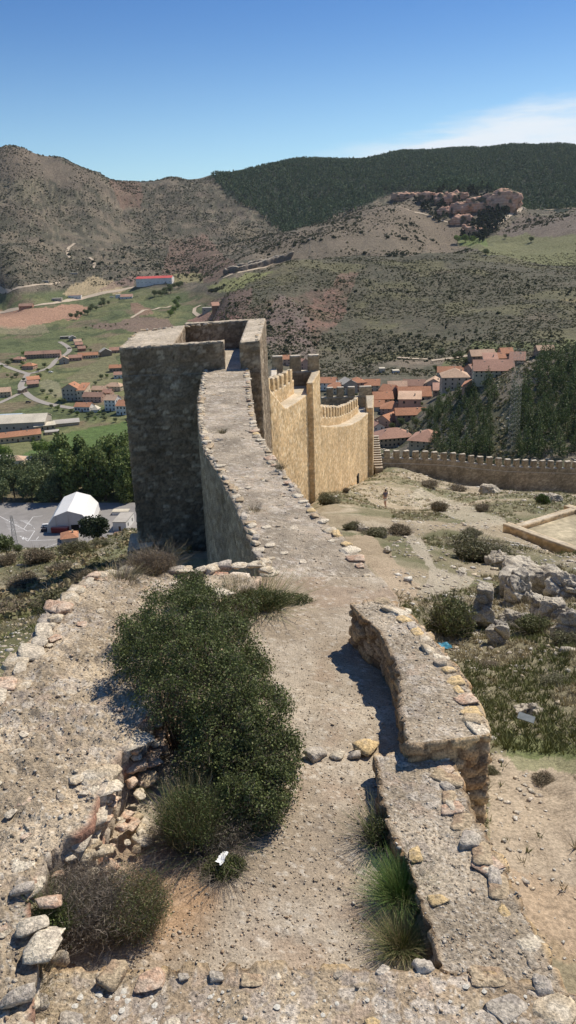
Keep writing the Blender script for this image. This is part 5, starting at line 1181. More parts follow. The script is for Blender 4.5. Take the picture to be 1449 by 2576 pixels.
# ---- scattered junipers on the far hills: the largest as things, the rest as one mass
def blob_mesh(name, seed, cols, n_=90):
    return leaf_mesh(name, [(0,0,.35,.5,.5,.42),(.2,.1,.5,.3,.3,.25)], n_, .2, cols, seed, .5, .4, 2, .1, .8)
r_ = np.random.default_rng(77)
aq = r_.uniform(-22, 22, 60000); dq = np.exp(r_.uniform(math.log(600), math.log(3000), 60000)); xq = np.sin(np.radians(aq))*dq; yq = np.cos(np.radians(aq))*dq; zq = ground(xq, yq)
qx_, qy_, _ = project(np.stack([xq, yq, zq], 1))
inf = inpoly(qx_, qy_, forest_poly) & (dq > 2150)
val_ = (zq < -84) & (np.degrees(np.arctan2(xq, yq)) < -2.6)
green = inpoly(qx_, qy_, [(1150,620),(1230,595),(1449,570),(1449,660),(1350,660),(1250,640)])
dens = sstep(.42, .62, fbm(np.stack([xq, yq, xq*0], 1)/130, 3, 88))
sel = ~inf & ~val_ & ~green & (r_.uniform(0, 1, 60000) < dens*.85+.06)
xq, yq, zq, dq = xq[sel], yq[sel], zq[sel], dq[sel]
sz = np.clip(r_.lognormal(.95, .45, len(xq)), 1.4, 8)*np.where(dq < 1350, .45, 1.05)
order = np.argsort(-sz/dq); JM = [blob_mesh('foliage', 500+k, [(.07,.08,.042),(.09,.10,.05),(.055,.065,.035)]) for k in range(3)]
for k in order[:300]:
    s = sz[k]; o = inst('juniper_bush', JM[k % 3], None, (xq[k], yq[k], zq[k]-.2*s), (0, 0, k), (s*1.1, s*1.1, s)); tag(o, 'one of many dark round junipers dotted over the far hillsides', 'bush', 'junipers dotted over the hills')
rest = order[300:16000]
def blobs_stuff(name, X, Y, Z, S, cols, seed, nb=10, el=.8, leaf=.28, tier=False):
    r_ = np.random.default_rng(seed); n_ = len(X)
    d = r_.normal(size=(n_, nb, 3)); d /= np.linalg.norm(d, axis=2)[..., None]; d[..., 2] = np.abs(d[..., 2])*.9
    if tier:
        t = r_.uniform(.12, 1, (n_, nb)); rad_ = .26*(1-t)**.8+.03; a = r_.uniform(0, 6.28, (n_, nb)); off = np.stack([np.cos(a)*rad_, np.sin(a)*rad_, t], 2)
    else: off = d*np.array([.45, .45, .7*el])
    Cn = np.stack([X, Y, Z], 1)[:, None]+off*S[:, None, None]
    Cn = Cn.reshape(-1, 3); sz_ = np.repeat(S, nb)
    a = r_.normal(size=Cn.shape); a[:, 2] *= .6; a /= np.linalg.norm(a, axis=1)[:, None]; b = r_.normal(size=Cn.shape); b -= a*(a*b).sum(1)[:, None]; b /= np.linalg.norm(b, axis=1)[:, None]
    s = (leaf*sz_*r_.uniform(.7, 1.3, len(sz_)))[:, None]
    V = np.stack([Cn-a*s, Cn+b*s, Cn+a*s, Cn-b*s], 1).reshape(-1, 3)
    c = np.repeat(np.repeat(pick(cols, r_.uniform(0, 1, n_)), nb, 0)*r_.uniform(.8, 1.2, n_*nb)[:, None], 4, 0)
    o = mk(name, V, np.arange(len(V)).reshape(-1, 4), M['leaf_far'], col=c); tag(o, kind='stuff'); return o
blobs_stuff('hillside_scrub', xq[rest], yq[rest], zq[rest], sz[rest], [(.07,.08,.045),(.10,.105,.058),(.08,.085,.048),(.12,.12,.065)], 6)
n_ = 26000; a = np.radians(r_.uniform(-22, 6, n_)); d = np.sqrt(r_.uniform(1650**2, 3000**2, n_)); x = np.sin(a)*d; y = np.cos(a)*d; z = ground(x, y); qx_, qy_, _ = project(np.stack([x, y, z], 1))
ok = (z > -75) & ~inpoly(qx_, qy_, forest_poly) & (fbm(np.stack([x, y, x*0], 1)/90, 3, 89)+r_.normal(size=n_)*.05 > .47)
blobs_stuff('hill_scrub', x[ok], y[ok], z[ok], r_.uniform(1.8, 4.2, n_)[ok], [(.095,.10,.06),(.12,.12,.07),(.08,.085,.05),(.15,.14,.085)], 16, nb=6, el=.7, leaf=.36)
# low heathery scrub over the dark middle hill
n_ = 26000; a = np.radians(r_.uniform(-8, 23, n_)); d = np.exp(r_.uniform(math.log(560), math.log(1300), n_)); x = np.sin(a)*d; y = np.cos(a)*d; z = ground(x, y)
ok = (z > -100) & (fbm(np.stack([x, y, x*0], 1)/40, 3, 90) > .45)
blobs_stuff('low_scrub', x[ok], y[ok], z[ok], r_.uniform(.9, 2.2, n_)[ok], [(.13,.13,.07),(.16,.155,.085),(.20,.18,.105),(.11,.115,.06)], 8, nb=6, el=.3, leaf=.36)
# pine forest on the high ridge: a mass
n_ = 90000; a = np.radians(r_.uniform(-9, 24, n_)); d = np.sqrt(r_.uniform(2150**2, 4000**2, n_)); x = np.sin(a)*d; y = np.cos(a)*d; z = ground(x, y)
qx_, qy_, _ = project(np.stack([x, y, z], 1)); jn = (fbm(np.stack([x, y, x*0], 1)/120, 3, 99)-.5)*60+r_.normal(size=len(x))*5
ok = inpoly(np.minimum(qx_, 1448.), qy_+jn*(qx_ < 1000), forest_poly) | ((d > 3400) & (qx_ > 520) & (qy_ < 480))
x, y, z = x[ok][:34000], y[ok][:34000], z[ok][:34000]
blobs_stuff('pine_forest', x, y, z, r_.uniform(9, 16, len(x)), [(.09,.135,.072),(.11,.155,.08),(.075,.115,.065),(.135,.175,.09)], 9, nb=9, leaf=.17, tier=True)
print('p4 trees', len(x))

# rocks and scrub on the steep slope among the pines
n_ = 9000; a = np.radians(r_.uniform(6, 24, n_)); d = r_.uniform(215, 400, n_); x = np.sin(a)*d; y = np.cos(a)*d; z = ground(x, y); g_ = fbm(np.stack([x, y, x*0], 1)/14, 3, 93)
ok = g_ > .46; blobs_stuff('slope_scrub', x[ok], y[ok], z[ok], r_.uniform(.5, 1.6, n_)[ok], [(.15,.16,.07),(.20,.18,.10),(.12,.14,.06),(.26,.22,.13)], 12, nb=7, el=.5, leaf=.3)
ok = (g_ < .52) & (r_.uniform(0, 1, n_) < .35)
rocks_stuff('slope_rocks', np.stack([x, y, z], 1)[ok], r_.lognormal(-.8, .5, n_)[ok], [(.42,.37,.29),(.5,.45,.36),(.34,.29,.22)], 13)
# dry scrub over the outer slope left of the walls
n_ = 1700; a = np.radians(r_.uniform(-24, -8, n_)); d = np.exp(r_.uniform(math.log(28), math.log(130), n_)); x = np.sin(a)*d; y = np.cos(a)*d; z = ground(x, y); g_ = fbm(np.stack([x, y, x*0], 1)/6, 3, 95)
ok = g_ > .53; blobs_stuff('slope_scrub', x[ok], y[ok], z[ok], r_.uniform(.25, .7, n_)[ok], [(.22,.21,.11),(.28,.25,.15),(.18,.18,.09),(.32,.26,.16)], 14, nb=12, el=.7, leaf=.2)

# ------------------------------------------------------------------ roads, car park
def ribbon(name, pts, width, mat, lift=.3, dmin=200, step=8., z_off=None):
    W_ = [hit(*p, dmin) for p in pts]; W_ = np.array([w for w in W_ if w is not None]); s = np.concatenate([[0], np.cumsum(np.linalg.norm(W_[1:, :2]-W_[:-1, :2], axis=1))])
    m = max(3, int(s[-1]/step)); t = np.linspace(0, s[-1], m); X = np.interp(t, s, W_[:, 0]); Y = np.interp(t, s, W_[:, 1])
    ker = np.ones(5)/5; 
    if m > 9: X[2:-2] = np.convolve(X, ker, 'valid'); Y[2:-2] = np.convolve(Y, ker, 'valid')
    tx = np.gradient(X); ty = np.gradient(Y); L_ = np.hypot(tx, ty); nx, ny = -ty/L_, tx/L_
    w_ = np.linspace(-.5, .5, 5); V = []
    for k in w_:
        x = X+nx*k*width; y = Y+ny*k*width; V.append(np.stack([x, y, ground(x, y)+lift], 1))
    V = np.stack(V, 1); v, f = grid_of(V); n_ = np.cross(v[f[:, 2]]-v[f[:, 0]], v[f[:, 3]]-v[f[:, 1]])
    if n_[:, 2].sum() < 0: f = f[:, ::-1]
    o = mk(name, v, np.ascontiguousarray(f), mat); tag(o, kind='structure'); return o
M['road'] = col_mat('road_concrete', (.34, .31, .27), fine=.6, amt=.12, bump=0); M['track'] = col_mat('dirt_track', (.50, .41, .30), fine=.4, amt=.2, bump=0)
M['asphalt'] = col_mat('car_park_asphalt', (.27, .255, .24), fine=.25, amt=.12, bump=0, big=.04, bigamt=.12); M['paint'] = col_mat('white_paint', (.75, .75, .73), fine=1., amt=.1, bump=0)
for pts, w_ in [([(-20,908),(0,916),(35,930),(70,941)], 6), ([(68,941),(105,935),(130,922),(140,905),(165,893),(178,880),(165,868),(150,860)], 6),
                ([(70,941),(62,955),(48,975),(62,985),(75,1000),(110,1015),(145,1022),(185,1028)], 6), ([(60,985),(30,1000),(0,1014),(-20,1020)], 5), ([(-20,1150),(60,1153),(200,1154)], 10)]:
    ribbon('road', pts, w_, M['road'])
for pts, w_, d0 in [([(-20,790),(0,784),(60,777),(120,765),(180,752),(260,736),(340,722)], 14, 900), ([(188,612),(172,624),(168,640),(180,652)], 7, 1300), ([(225,648),(240,658),(238,668),(222,680)], 7, 1300),
                    ([(-20,700),(0,738),(40,735),(100,718),(150,710)], 7, 1000), ([(500,795),(488,786),(490,775),(505,768)], 6, 600), ([(430,770),(330,800)], 5, 700), ([(1085,908),(1140,902),(1190,893)], 5, 420),
                    ([(1000,900),(1080,905)], 4, 420), ([(1130,560),(1060,530),(1000,520)], 6, 1500), ([(1449,525),(1340,527),(1280,545),(1235,580)], 9, 1400), ([(560,700),(640,680),(700,655)], 7, 1000)]:
    ribbon('dirt_road', pts, w_, M['track'], lift=.5, dmin=d0, step=14.)
ZV = -127.0
cpk = [at_z(x, y, ZV+.6)[:2] for x, y in [(-160,1272),(355,1272),(362,1345),(150,1400),(60,1400),(-160,1430)]]
V = [(p[0], p[1], ZV+1.2) for p in cpk]+[(p[0], p[1], ZV-4) for p in cpk]; n_ = len(cpk)
zc = max(float(ground(*[np.array([p[i]]) for i in (0, 1)])[0]) for p in cpk)
ZC = ZV+2.2
o = MB().prism([tuple(p) for p in cpk][::1], ZV-5, ZC).build('car_park', M['asphalt']); tag(o, kind='structure')
mk_lines = MB()
def pline(a, b, w_=.35):
    A_ = at_z(*a, ZC); B_ = at_z(*b, ZC); d = (B_-A_)[:2]; d = d/np.linalg.norm(d); n_ = np.array([-d[1], d[0]])*w_/2
    mk_lines.add([(A_[0]-n_[0], A_[1]-n_[1], ZC+.006), (B_[0]-n_[0], B_[1]-n_[1], ZC+.006), (B_[0]+n_[0], B_[1]+n_[1], ZC+.006), (A_[0]+n_[0], A_[1]+n_[1], ZC+.006)], [(0, 1, 2, 3)])
c4 = lambda x, y: (x*.2604, 1101+y*.2604)
for k in range(9):                                  # parking bays
    pline(c4(40+k*6, 790+k*14), c4(150+k*10, 790+k*14+4), .2)
    pline(c4(190+k*14, 800+k*6), c4(270+k*8, 800+k*10), .2)
for k in range(5): pline(c4(200+k*22, 950+k*8), c4(225+k*16, 985-k*2), .35)
for a, b in [((0,760),(260,900)),((260,900),(335,900)),((335,900),(270,1000)),((190,950),(270,1000)),((285,995),(540,985)),((350,985),(375,955)),((330,1085),(440,1060)),((440,1060),(560,1020)),((350,1075),(380,1090)),((320,765),(410,755)),((230,880),(320,765))]:
    pline(c4(*a), c4(*b), .26)
o = mk_lines.build('painted_markings', M['paint']); tag(o, kind='structure')

# ------------------------------------------------------------------ buildings
def flat_mat(name, c, fine=.8, amt=.12): return col_mat(name, c, fine=fine, amt=amt, bump=.15, dist=.05, big=.12, bigamt=.12)
TILE = {'orange': flat_mat('orange_tiles', (.48, .235, .135), 1.2, .25), 'brown': flat_mat('brown_tiles', (.36, .22, .16), 1.2, .25), 'pale': flat_mat('pale_tiles', (.55, .38, .26), 1.2, .2), 'red': flat_mat('red_sheet_roof', (.52, .10, .09)),
        'grey': flat_mat('grey_roof', (.42, .39, .34)), 'cream': flat_mat('cream_roof', (.62, .56, .44)), 'blue': flat_mat('pale_blue_roof', (.48, .55, .60)), 'pink': flat_mat('rosy_tiles', (.43, .25, .18), 1.2, .2)}
WALL = {'white': flat_mat('white_render', (.72, .70, .66)), 'cream': flat_mat('cream_render', (.62, .52, .38)), 'ochre': flat_mat('ochre_render', (.60, .44, .28)), 'pink': flat_mat('rose_render', (.50, .33, .25)),
        'grey': flat_mat('grey_stone_wall', (.40, .36, .30)), 'brown': flat_mat('brown_stone_wall', (.30, .23, .17)), 'brick': flat_mat('brick_wall', (.42, .22, .14)), 'sand': flat_mat('sandstone_wall', (.50, .40, .28))}
GLS = col_mat('window_glass', (.035, .04, .045), bump=0, rough=.25)
WINM = MB().box(-.5, .5, -.07, .02, 0, 1.25).build('window', GLS, link=False)
DOORM = MB().box(-.5, .5, -.07, .02, 0, 2.1).build('door', flat_mat('door_wood', (.16, .09, .05)), link=False)
CHIM = MB().box(-.35, .35, -.35, .35, 0, 1.5).build('chimney', WALL['cream'], link=False)
def house(qx, qy, wpx, hpx, dep, rz, roof, rc, wc, label, dmin=300, nwin=4, floors=2, rise=.28, cat='house', name='house', chim=1, sidewin=2, group=None, door=True, oh=.45, zfix=None):
    """qx,qy: middle of the front wall's foot; wpx, hpx: front width and wall height in reference units; dep in metres"""
    p = hit(qx, qy, dmin) if zfix is None else at_z(qx, qy, zfix)
    if p is None: print('MISS', label); return
    k = (p@fw)/F*(1.16 if dmin == 300 and zfix is None else 1.); w_ = wpx*k; h = hpx*k; rt_ = math.radians(rz)
    p = p+np.array([-math.sin(rt_), math.cos(rt_), 0])*0
    o = empty(name, (p[0], p[1], p[2]), rt_, label, cat, group); X = w_/2
    base = 4.0
    mb = MB()
    if roof == 'gable':   # ridge along x
        r = rise*dep
        mb.add([(-X,0,-base),(X,0,-base),(X,dep,-base),(-X,dep,-base),(-X,0,h),(X,0,h),(X,dep,h),(-X,dep,h),(-X,dep/2,h+r),(X,dep/2,h+r)],
               [(0,1,5,4),(1,2,6,9,5),(2,3,7,6),(3,0,4,8,7),(4,5,9,8),(6,7,8,9),(0,3,2,1)])
    elif roof == 'gabley':   # ridge along y, gable faces the viewer
        r = rise*w_
        mb.add([(-X,0,-base),(X,0,-base),(X,dep,-base),(-X,dep,-base),(-X,0,h),(X,0,h),(X,dep,h),(-X,dep,h),(0,0,h+r),(0,dep,h+r)],
               [(0,1,5,8,4),(1,2,6,5),(2,3,7,9,6),(3,0,4,7),(4,8,9,7),(8,5,6,9),(0,3,2,1)])
    else: mb.box(-X, X, 0, dep, -base, h)
    mb.build('wall', WALL[wc], o)
    rb = MB(); t = .22
    def slab(q):           # a roof plane with thickness
        q = [Vector(v) for v in q]; nn = (q[1]-q[0]).cross(q[2]-q[0]).normalized()
        if nn.z < 0: nn = -nn
        lo_ = [v+nn*.03 for v in q]; hi_ = [v+nn*(t+.03) for v in q]; n_ = len(q); rb.add(lo_+hi_, [tuple(range(n_))[::-1], tuple(range(n_, 2*n_))]+[(i, (i+1) % n_, n_+(i+1) % n_, n_+i) for i in range(n_)])
    if roof == 'gable':
        g_ = oh/(dep/2)*r
        slab([(-X-oh,-oh,h-g_),(X+oh,-oh,h-g_),(X+oh,dep/2,h+r),(-X-oh,dep/2,h+r)]); slab([(X+oh,dep+oh,h-g_),(-X-oh,dep+oh,h-g_),(-X-oh,dep/2,h+r),(X+oh,dep/2,h+r)])
    elif roof == 'gabley':
        g_ = oh/X*r
        slab([(-X-oh,dep+oh,h-g_),(-X-oh,-oh,h-g_),(0,-oh,h+r),(0,dep+oh,h+r)]); slab([(X+oh,-oh,h-g_),(X+oh,dep+oh,h-g_),(0,dep+oh,h+r),(0,-oh,h+r)])
    elif roof == 'hip':
        r = rise*min(dep, w_); i_ = min(dep, w_)/2
        if w_ >= dep: e1, e2 = (-X+i_, dep/2, h+r), (X-i_, dep/2, h+r)
        else: e1, e2 = (0, i_, h+r), (0, dep-i_, h+r)
        a_, b_, c_, d_ = (-X-oh,-oh,h), (X+oh,-oh,h), (X+oh,dep+oh,h), (-X-oh,dep+oh,h)
        if w_ >= dep: fs = [(0,1,5,4),(1,2,5),(2,3,4,5),(3,0,4)]
        else: fs = [(0,1,4),(1,2,5,4),(2,3,5),(3,0,4,5)]
        rb.add([a_, b_, c_, d_, e1, e2], fs+[(3,2,1,0)])
    elif roof == 'shed': r = rise*dep; slab([(-X-oh,-oh,h+.02),(X+oh,-oh,h+.02),(X+oh,dep+oh,h+r),(-X-oh,dep+oh,h+r)]); mb2 = MB().add([(-X,0,h),(X,0,h),(X,dep,h),(-X,dep,h),(-X,dep,h+r),(X,dep,h+r)], [(0,4,3),(1,2,5),(3,4,5,2)]).build('wall', WALL[wc], o)
    else: r = 0; rb.box(-X-.15, X+.15, -.15, dep+.15, h+.003, h+.3)
    rf = rb.build('roof', TILE[rc], o)
    fh = h/floors; sc_ = min(1.15, fh/2.9) if fh > 1.8 else .6
    for f_ in range(floors):
        for i in range(nwin):
            x = -X+w_*(i+.5)/nwin
            if f_ == 0 and i == nwin//2 and door and fh > 2.0: inst('door', DOORM, o, (x, 0, 0), (0, 0, 0), (1, 1, min(1, fh/2.5)))
            else: inst('window', WINM, o, (x, 0, fh*f_+fh*.32), (0, 0, 0), (1.05*sc_, 1, sc_))
        for i in range(sidewin):
            y = dep*(i+.5)/sidewin
            inst('window', WINM, o, (X, y, fh*f_+fh*.32), (0, 0, math.pi/2), (1*sc_, 1, sc_))
            inst('window', WINM, o, (-X, y, fh*f_+fh*.32), (0, 0, -math.pi/2), (1*sc_, 1, sc_))
    for i in range(chim): inst('chimney', CHIM, rf, (X*(.45-.9*i), dep*.42, h+r*.5), (0, 0, 0), (1, 1, 1.))
    return o
H = house
# left-hand village
H(92,902,48,9,11,8,'gable','brown','brown','long two storey house with brown roof at the road bend, left part',nwin=8,floors=2)
H(132,900,34,9,11,8,'gable','brown','pink','long brown roofed house wing nearest the cul-de-sac road',nwin=6,floors=2)
H(44,912,24,7,9,-12,'hip','pink','brown','small hipped villa with dark hedge above the main road',nwin=3,floors=1)
H(70,930,26,8,10,-10,'hip','orange','pink','hipped villa beside the main road junction, lower of the villa pair',nwin=3)
H(163,853,20,5,6,5,'flat','grey','brown','low dark shed at the head of the cul-de-sac',nwin=2,floors=1,chim=0)
H(184,858,14,7,10,20,'gabley','grey','grey','grey gabled house at the top of the terraced row',nwin=1)
for i, a in enumerate([(197,866),(200,874),(207,884)]):
    H(a[0],a[1],16,6,9,20,'gable',['pale','pink','brown'][i],['white','pink','brick'][i],['pale roofed terrace house, uppermost of the row by the cul-de-sac','rosy roofed terrace house in the middle of the cul-de-sac row','brick terrace house at the lower end of the cul-de-sac row'][i],nwin=2)
H(162,916,20,10,10,18,'gabley','pale','grey','grey walled gabled house with blue painted lean-to beside the grass verge',nwin=1,floors=2)
H(190,908,28,7,9,10,'gable','pink','pink','rosy roofed house right of the grey gabled one',nwin=4,floors=1)
H(222,902,42,7,9,9,'gable','orange','cream','long low terrace with a bright orange roof ending at white frames',nwin=8,floors=1)
H(268,896,24,9,12,20,'gabley','grey','brown','dark gabled barn at the right end of the orange terrace',nwin=0,floors=1,chim=0)
H(290,888,24,6,10,8,'gable','pink','pink','rosy roofed house behind the dark gabled barn',nwin=3,floors=1)
H(292,936,28,9,9,4,'gable','orange','brown','orange roofed house beside the tower outline, upper of two',nwin=4,floors=1)
H(300,952,22,8,8,4,'gable','pink','white','rosy roofed white house beside the tower outline, lower of two',nwin=3,floors=1)
H(86,960,26,4,8,25,'shed','orange','pink','low ruined outbuilding with a sloping orange roof by the junction',nwin=0,floors=1,chim=0,door=False)
H(84,975,24,8,9,18,'gable','pink','brown','rosy roofed house right below the road junction',nwin=3)
H(10,1000,30,12,11,14,'gable','pale','sand','sandstone house with dark windows at the left frame edge',nwin=4)
H(50,990,12,7,7,-30,'shed','grey','brown','small dark lean-to against the road fork',nwin=0,floors=1,chim=0,door=False)
H(178,1008,36,26,12,-8,'gabley','orange','grey','tall grey apartment house with the bright orange roof in the village centre',nwin=4,floors=3)
H(205,1008,18,22,14,-8,'shed','orange','cream','cream wing with an orange lean-to roof joined to the tall grey house',nwin=2,floors=2)
H(232,1012,44,12,10,-12,'gable','brown','pink','long brown roofed house between the tall grey house and the white ones',nwin=5)
H(247,990,32,8,9,-14,'gable','pale','cream','pale roofed cottage above the long brown roofed house',nwin=4,floors=1)
H(283,984,40,10,10,-18,'hip','pale','cream','cream house with a many sided pale roof beside the tower outline',nwin=5)
H(268,1000,18,10,9,-10,'gable','pink','pink','small rosy house in front of the many sided roof',nwin=2)
H(207,1036,36,11,9,-14,'gable','orange','white','white low house with a vivid orange roof above the river',nwin=5,floors=1)
H(278,1034,26,24,11,-16,'gable','pale','white','tall white house above the shadowed river bank, left one',nwin=3,floors=3)
H(306,1044,24,20,12,-16,'gable','orange','white','white house with an orange roof touching the tower outline',nwin=3,floors=2)
H(238,1038,16,6,8,0,'hip','cream','white','little white domed outbuilding beside the vivid orange roof',nwin=0,floors=1,chim=0,door=False,rise=.5)
H(45,1085,118,18,24,4,'gable','cream','grey','large cream roofed warehouse with a row of roof hatches',nwin=8,floors=1,cat='warehouse',name='warehouse',rise=.16,chim=0)
H(16,1064,60,8,16,3,'gable','blue','white','pale blue roofed warehouse behind the cream one',nwin=4,floors=1,cat='warehouse',name='warehouse',rise=.15,chim=0)
H(46,1112,98,13,9,20,'gable','orange','ochre','long low ochre building with an orange tiled roof at the left edge',nwin=9,floors=1,chim=2)
H(114,1082,44,9,8,20,'shed','cream','sand','sand coloured store joined to the end of the warehouse',nwin=4,floors=1,chim=0,rise=.12)
H(132,1093,30,5,7,18,'flat','grey','sand','low flat roofed shed before the warehouse store',nwin=2,floors=1,chim=0)
H(168,1072,54,6,10,16,'shed','grey','sand','long narrow grey roofed shed beside the mown field',nwin=0,floors=1,chim=0,rise=.1,door=False)
H(42,1172,30,12,8,4,'hip','pale','cream','small cream hut with a pale hipped roof among the roadside trees',nwin=2,floors=1,chim=0)
# far valley
H(388,716,90,15,38,0,'gable','red','white','large hall with a bright red roof at the foot of the far hillside',dmin=900,nwin=9,floors=1,cat='sports hall',name='sports_hall',rise=.10,chim=0,sidewin=3)
H(65,777,34,7,14,5,'gable','brown','brick','brick farmhouse beside the far dirt road',dmin=900,nwin=4,floors=1)
H(143,758,24,7,12,5,'flat','grey','grey','half built grey block on the far dirt road, left one',dmin=900,nwin=3,floors=1,chim=0)
H(188,752,32,8,14,5,'flat','pink','white','white block with a rosy roof on the far dirt road',dmin=900,nwin=4,floors=1,chim=0)
H(298,750,14,8,9,5,'flat','cream','white','tiny white box office at the far depot yard',dmin=900,nwin=1,floors=1,chim=0)
H(318,752,30,5,14,5,'shed','brown','white','low brown roofed depot building between the hall and the hedge',dmin=900,nwin=3,floors=1,chim=0)
H(522,786,26,11,12,0,'flat','grey','grey','roofless grey block building at the foot of the dark hill',dmin=560,nwin=2,floors=1,chim=0)
H(544,782,18,12,10,10,'shed','pink','brick','reddish ruined tower house beside the roofless grey block',dmin=560,nwin=1,floors=1,chim=0,rise=.35)
H(110,709,24,3,8,8,'flat','cream','grey','long low white shed on the far hillside, left one',dmin=1100,nwin=0,floors=1,chim=0,door=False)
H(186,690,18,3,8,8,'flat','cream','grey','small low white shed on the far hillside by the zigzag track',dmin=1100,nwin=0,floors=1,chim=0,door=False)
# right-hand village
H(717,918,26,12,9,0,'gable','orange','pink','orange roof showing between the merlons of the second tower, left one',nwin=3)
H(768,930,30,14,10,30,'gabley','pink','pink','rosy gabled house between the merlons of the second tower, right one',nwin=2)
H(822,982,36,16,10,-14,'gable','orange','white','white house with an orange roof right beside the second tower',nwin=4)
H(848,992,40,14,10,-5,'hip','orange','cream','wide orange hipped roof just over the long yellow wall',nwin=4)
H(882,992,32,22,12,12,'gabley','grey','grey','plain grey gable wall of a tall house behind the merlons',nwin=0,door=False)
H(905,986,32,20,12,10,'hip','orange','pink','rosy house with balconies beside the plain grey gable',nwin=4,floors=3)
H(936,986,32,14,11,-8,'gable','orange','cream','cream house with an orange roof above the third tower',nwin=3)
H(968,1000,30,14,11,-38,'gable','orange','pink','steep orange roofed house turned sideways in the village middle',nwin=3)
H(1000,990,40,12,12,-6,'gable','pale','pink','long pale roofed house at the upper rim of the village',nwin=4)
H(1040,982,46,10,11,-14,'gable','brown','brown','brown stone house with a broken roofline at the upper rim',nwin=4)
H(1090,982,38,14,11,-16,'gabley','pale','grey','grey gabled house with small windows at the village rim',nwin=4)
H(1110,992,34,8,10,-10,'shed','pink','brown','low rosy roofed annex right of the grey gabled house',nwin=3,floors=1)
H(1044,1012,70,13,16,-4,'gable','orange','cream','widest bright orange roof in the middle of the village',nwin=6,floors=1,chim=2)
H(1030,1035,48,26,15,-10,'shed','pale','pink','tall rose coloured house with a pale flat pitched roof',nwin=2,floors=2,rise=.12)
H(965,1020,42,14,12,0,'gable','orange','sand','sandstone house left of the tall rose coloured house',nwin=4)
H(945,1035,34,10,10,-10,'gable','orange','cream','low orange roofed house right behind the third tower',nwin=2)
H(985,1042,48,12,12,-10,'hip','orange','pink','wide rosy house with hipped roof below the sandstone house',nwin=4)
H(1035,1054,66,9,10,-2,'gable','orange','brown','long narrow bright orange roof above the garden trees',nwin=6,floors=1)
H(962,1072,40,12,12,-40,'gabley','orange','pink','orange roofed house turned to the left above the white cottage',nwin=2)
H(953,1092,28,16,11,20,'gabley','pink','white','white cottage with dark windows beside the stone stairs',nwin=2)
H(997,1124,76,20,13,10,'hip','pink','sand','long two storey building with a rosy hipped roof just over the crenellated wall',nwin=8,floors=2,chim=2,oh=.9)
H(1066,1128,66,16,14,-24,'hip','pink','sand','second hipped wing angled away over the crenellated wall',nwin=5,floors=2,chim=3,oh=.9)
H(1130,948,50,10,11,-10,'gable','orange','cream','cream house under an orange roof, left of the two lone middle houses',nwin=5)
H(1166,950,30,10,10,-14,'gable','orange','brown','small orange roofed annex beside the lone cream house',nwin=2)
H(1146,982,58,28,15,-6,'hip','pale','grey','tall grey stone house with a pale hipped roof standing apart',nwin=4,floors=3)
H(1188,984,44,10,12,-20,'hip','orange','pink','orange hipped roof half hidden behind the slope crest',nwin=3,floors=1)
H(1216,914,52,16,13,0,'gable','pale','brown','big brown walled house with a straw coloured roof in the upper group',nwin=5,floors=2)
H(1234,926,30,18,11,-8,'shed','pink','cream','cream house with steep rosy roof in the centre of the upper group',nwin=3,floors=2)
H(1256,920,28,16,11,0,'gable','orange','ochre','ochre house with windows right of the steep rosy roof',nwin=4,floors=2)
H(1276,912,26,20,11,0,'gable','orange','pink','tallest rosy house at the back of the upper group',nwin=3,floors=2)
H(1300,920,30,12,10,-18,'gable','pink','brown','brown house at the right end of the upper group',nwin=3)
H(1242,950,84,15,13,-10,'gable','pink','cream','long balconied building along the bottom of the upper group',nwin=8,floors=2,chim=2)
H(1204,946,30,14,11,20,'gable','pink','pink','rosy house at the lower left of the upper group',nwin=3)
H(1374,892,36,9,10,0,'gable','pale','brown','lone open shelter with a straw coloured roof on the right',nwin=0,floors=1,chim=0)
H(962,936,12,7,5,0,'flat','cream','cream','tiny cream shed on the slope above the village, left one',nwin=0,floors=1,chim=0,door=False)
H(997,938,14,4,6,0,'flat','cream','white','tiny white shed on the slope above the village, right one',nwin=0,floors=1,chim=0,door=False)

# small garden trees and hedges among the houses of the left-hand village
VT = [(30,912),(58,918),(55,930),(98,935),(60,895),(52,905),(112,925),(120,935),(205,860),(215,880),(228,885),(150,905),(20,920),(5,925),(30,955),(60,960),(20,948),(42,950),(128,990),(118,1005),(140,1000),(108,990),(150,1012),(160,1015),
      (232,1045),(250,1042),(222,1048),(262,1048),(195,1045),(180,1040),(160,1037),(145,1032),(130,1027),(255,955),(270,950),(240,968),(100,952),(215,985),(290,1062),(265,1058),(240,1056),(222,1058),(85,1110),(105,1112),(320,1062)]
for i, (x_, y_) in enumerate(VT):
    tree_px([ROU, LIM, ROU][i % 3], x_, y_, RP.uniform(8, 15), 'leafy_tree', 'small garden tree among the houses and lanes of the left hand village', 'garden trees in the left hand village', 1.35, 400)
TV = [(860,998),(895,1002),(925,1000),(955,985),(985,1010),(1012,1022),(1060,1022),(1075,1000),(1115,1000),(1065,1040),(1085,1030),(975,1060),(1000,1065),(1025,1072),(930,1015),(1095,990),(1125,990),(1180,975),(1165,925),(1145,905),(1195,905)]
for i, (x_, y_) in enumerate(TV):
    tree_px([ROU, ROU, LIM][i % 3], x_, y_, RP.uniform(10, 18), 'leafy_tree', 'small tree squeezed between the roofs of the right hand village', 'trees between the village roofs', 1.2, 330)
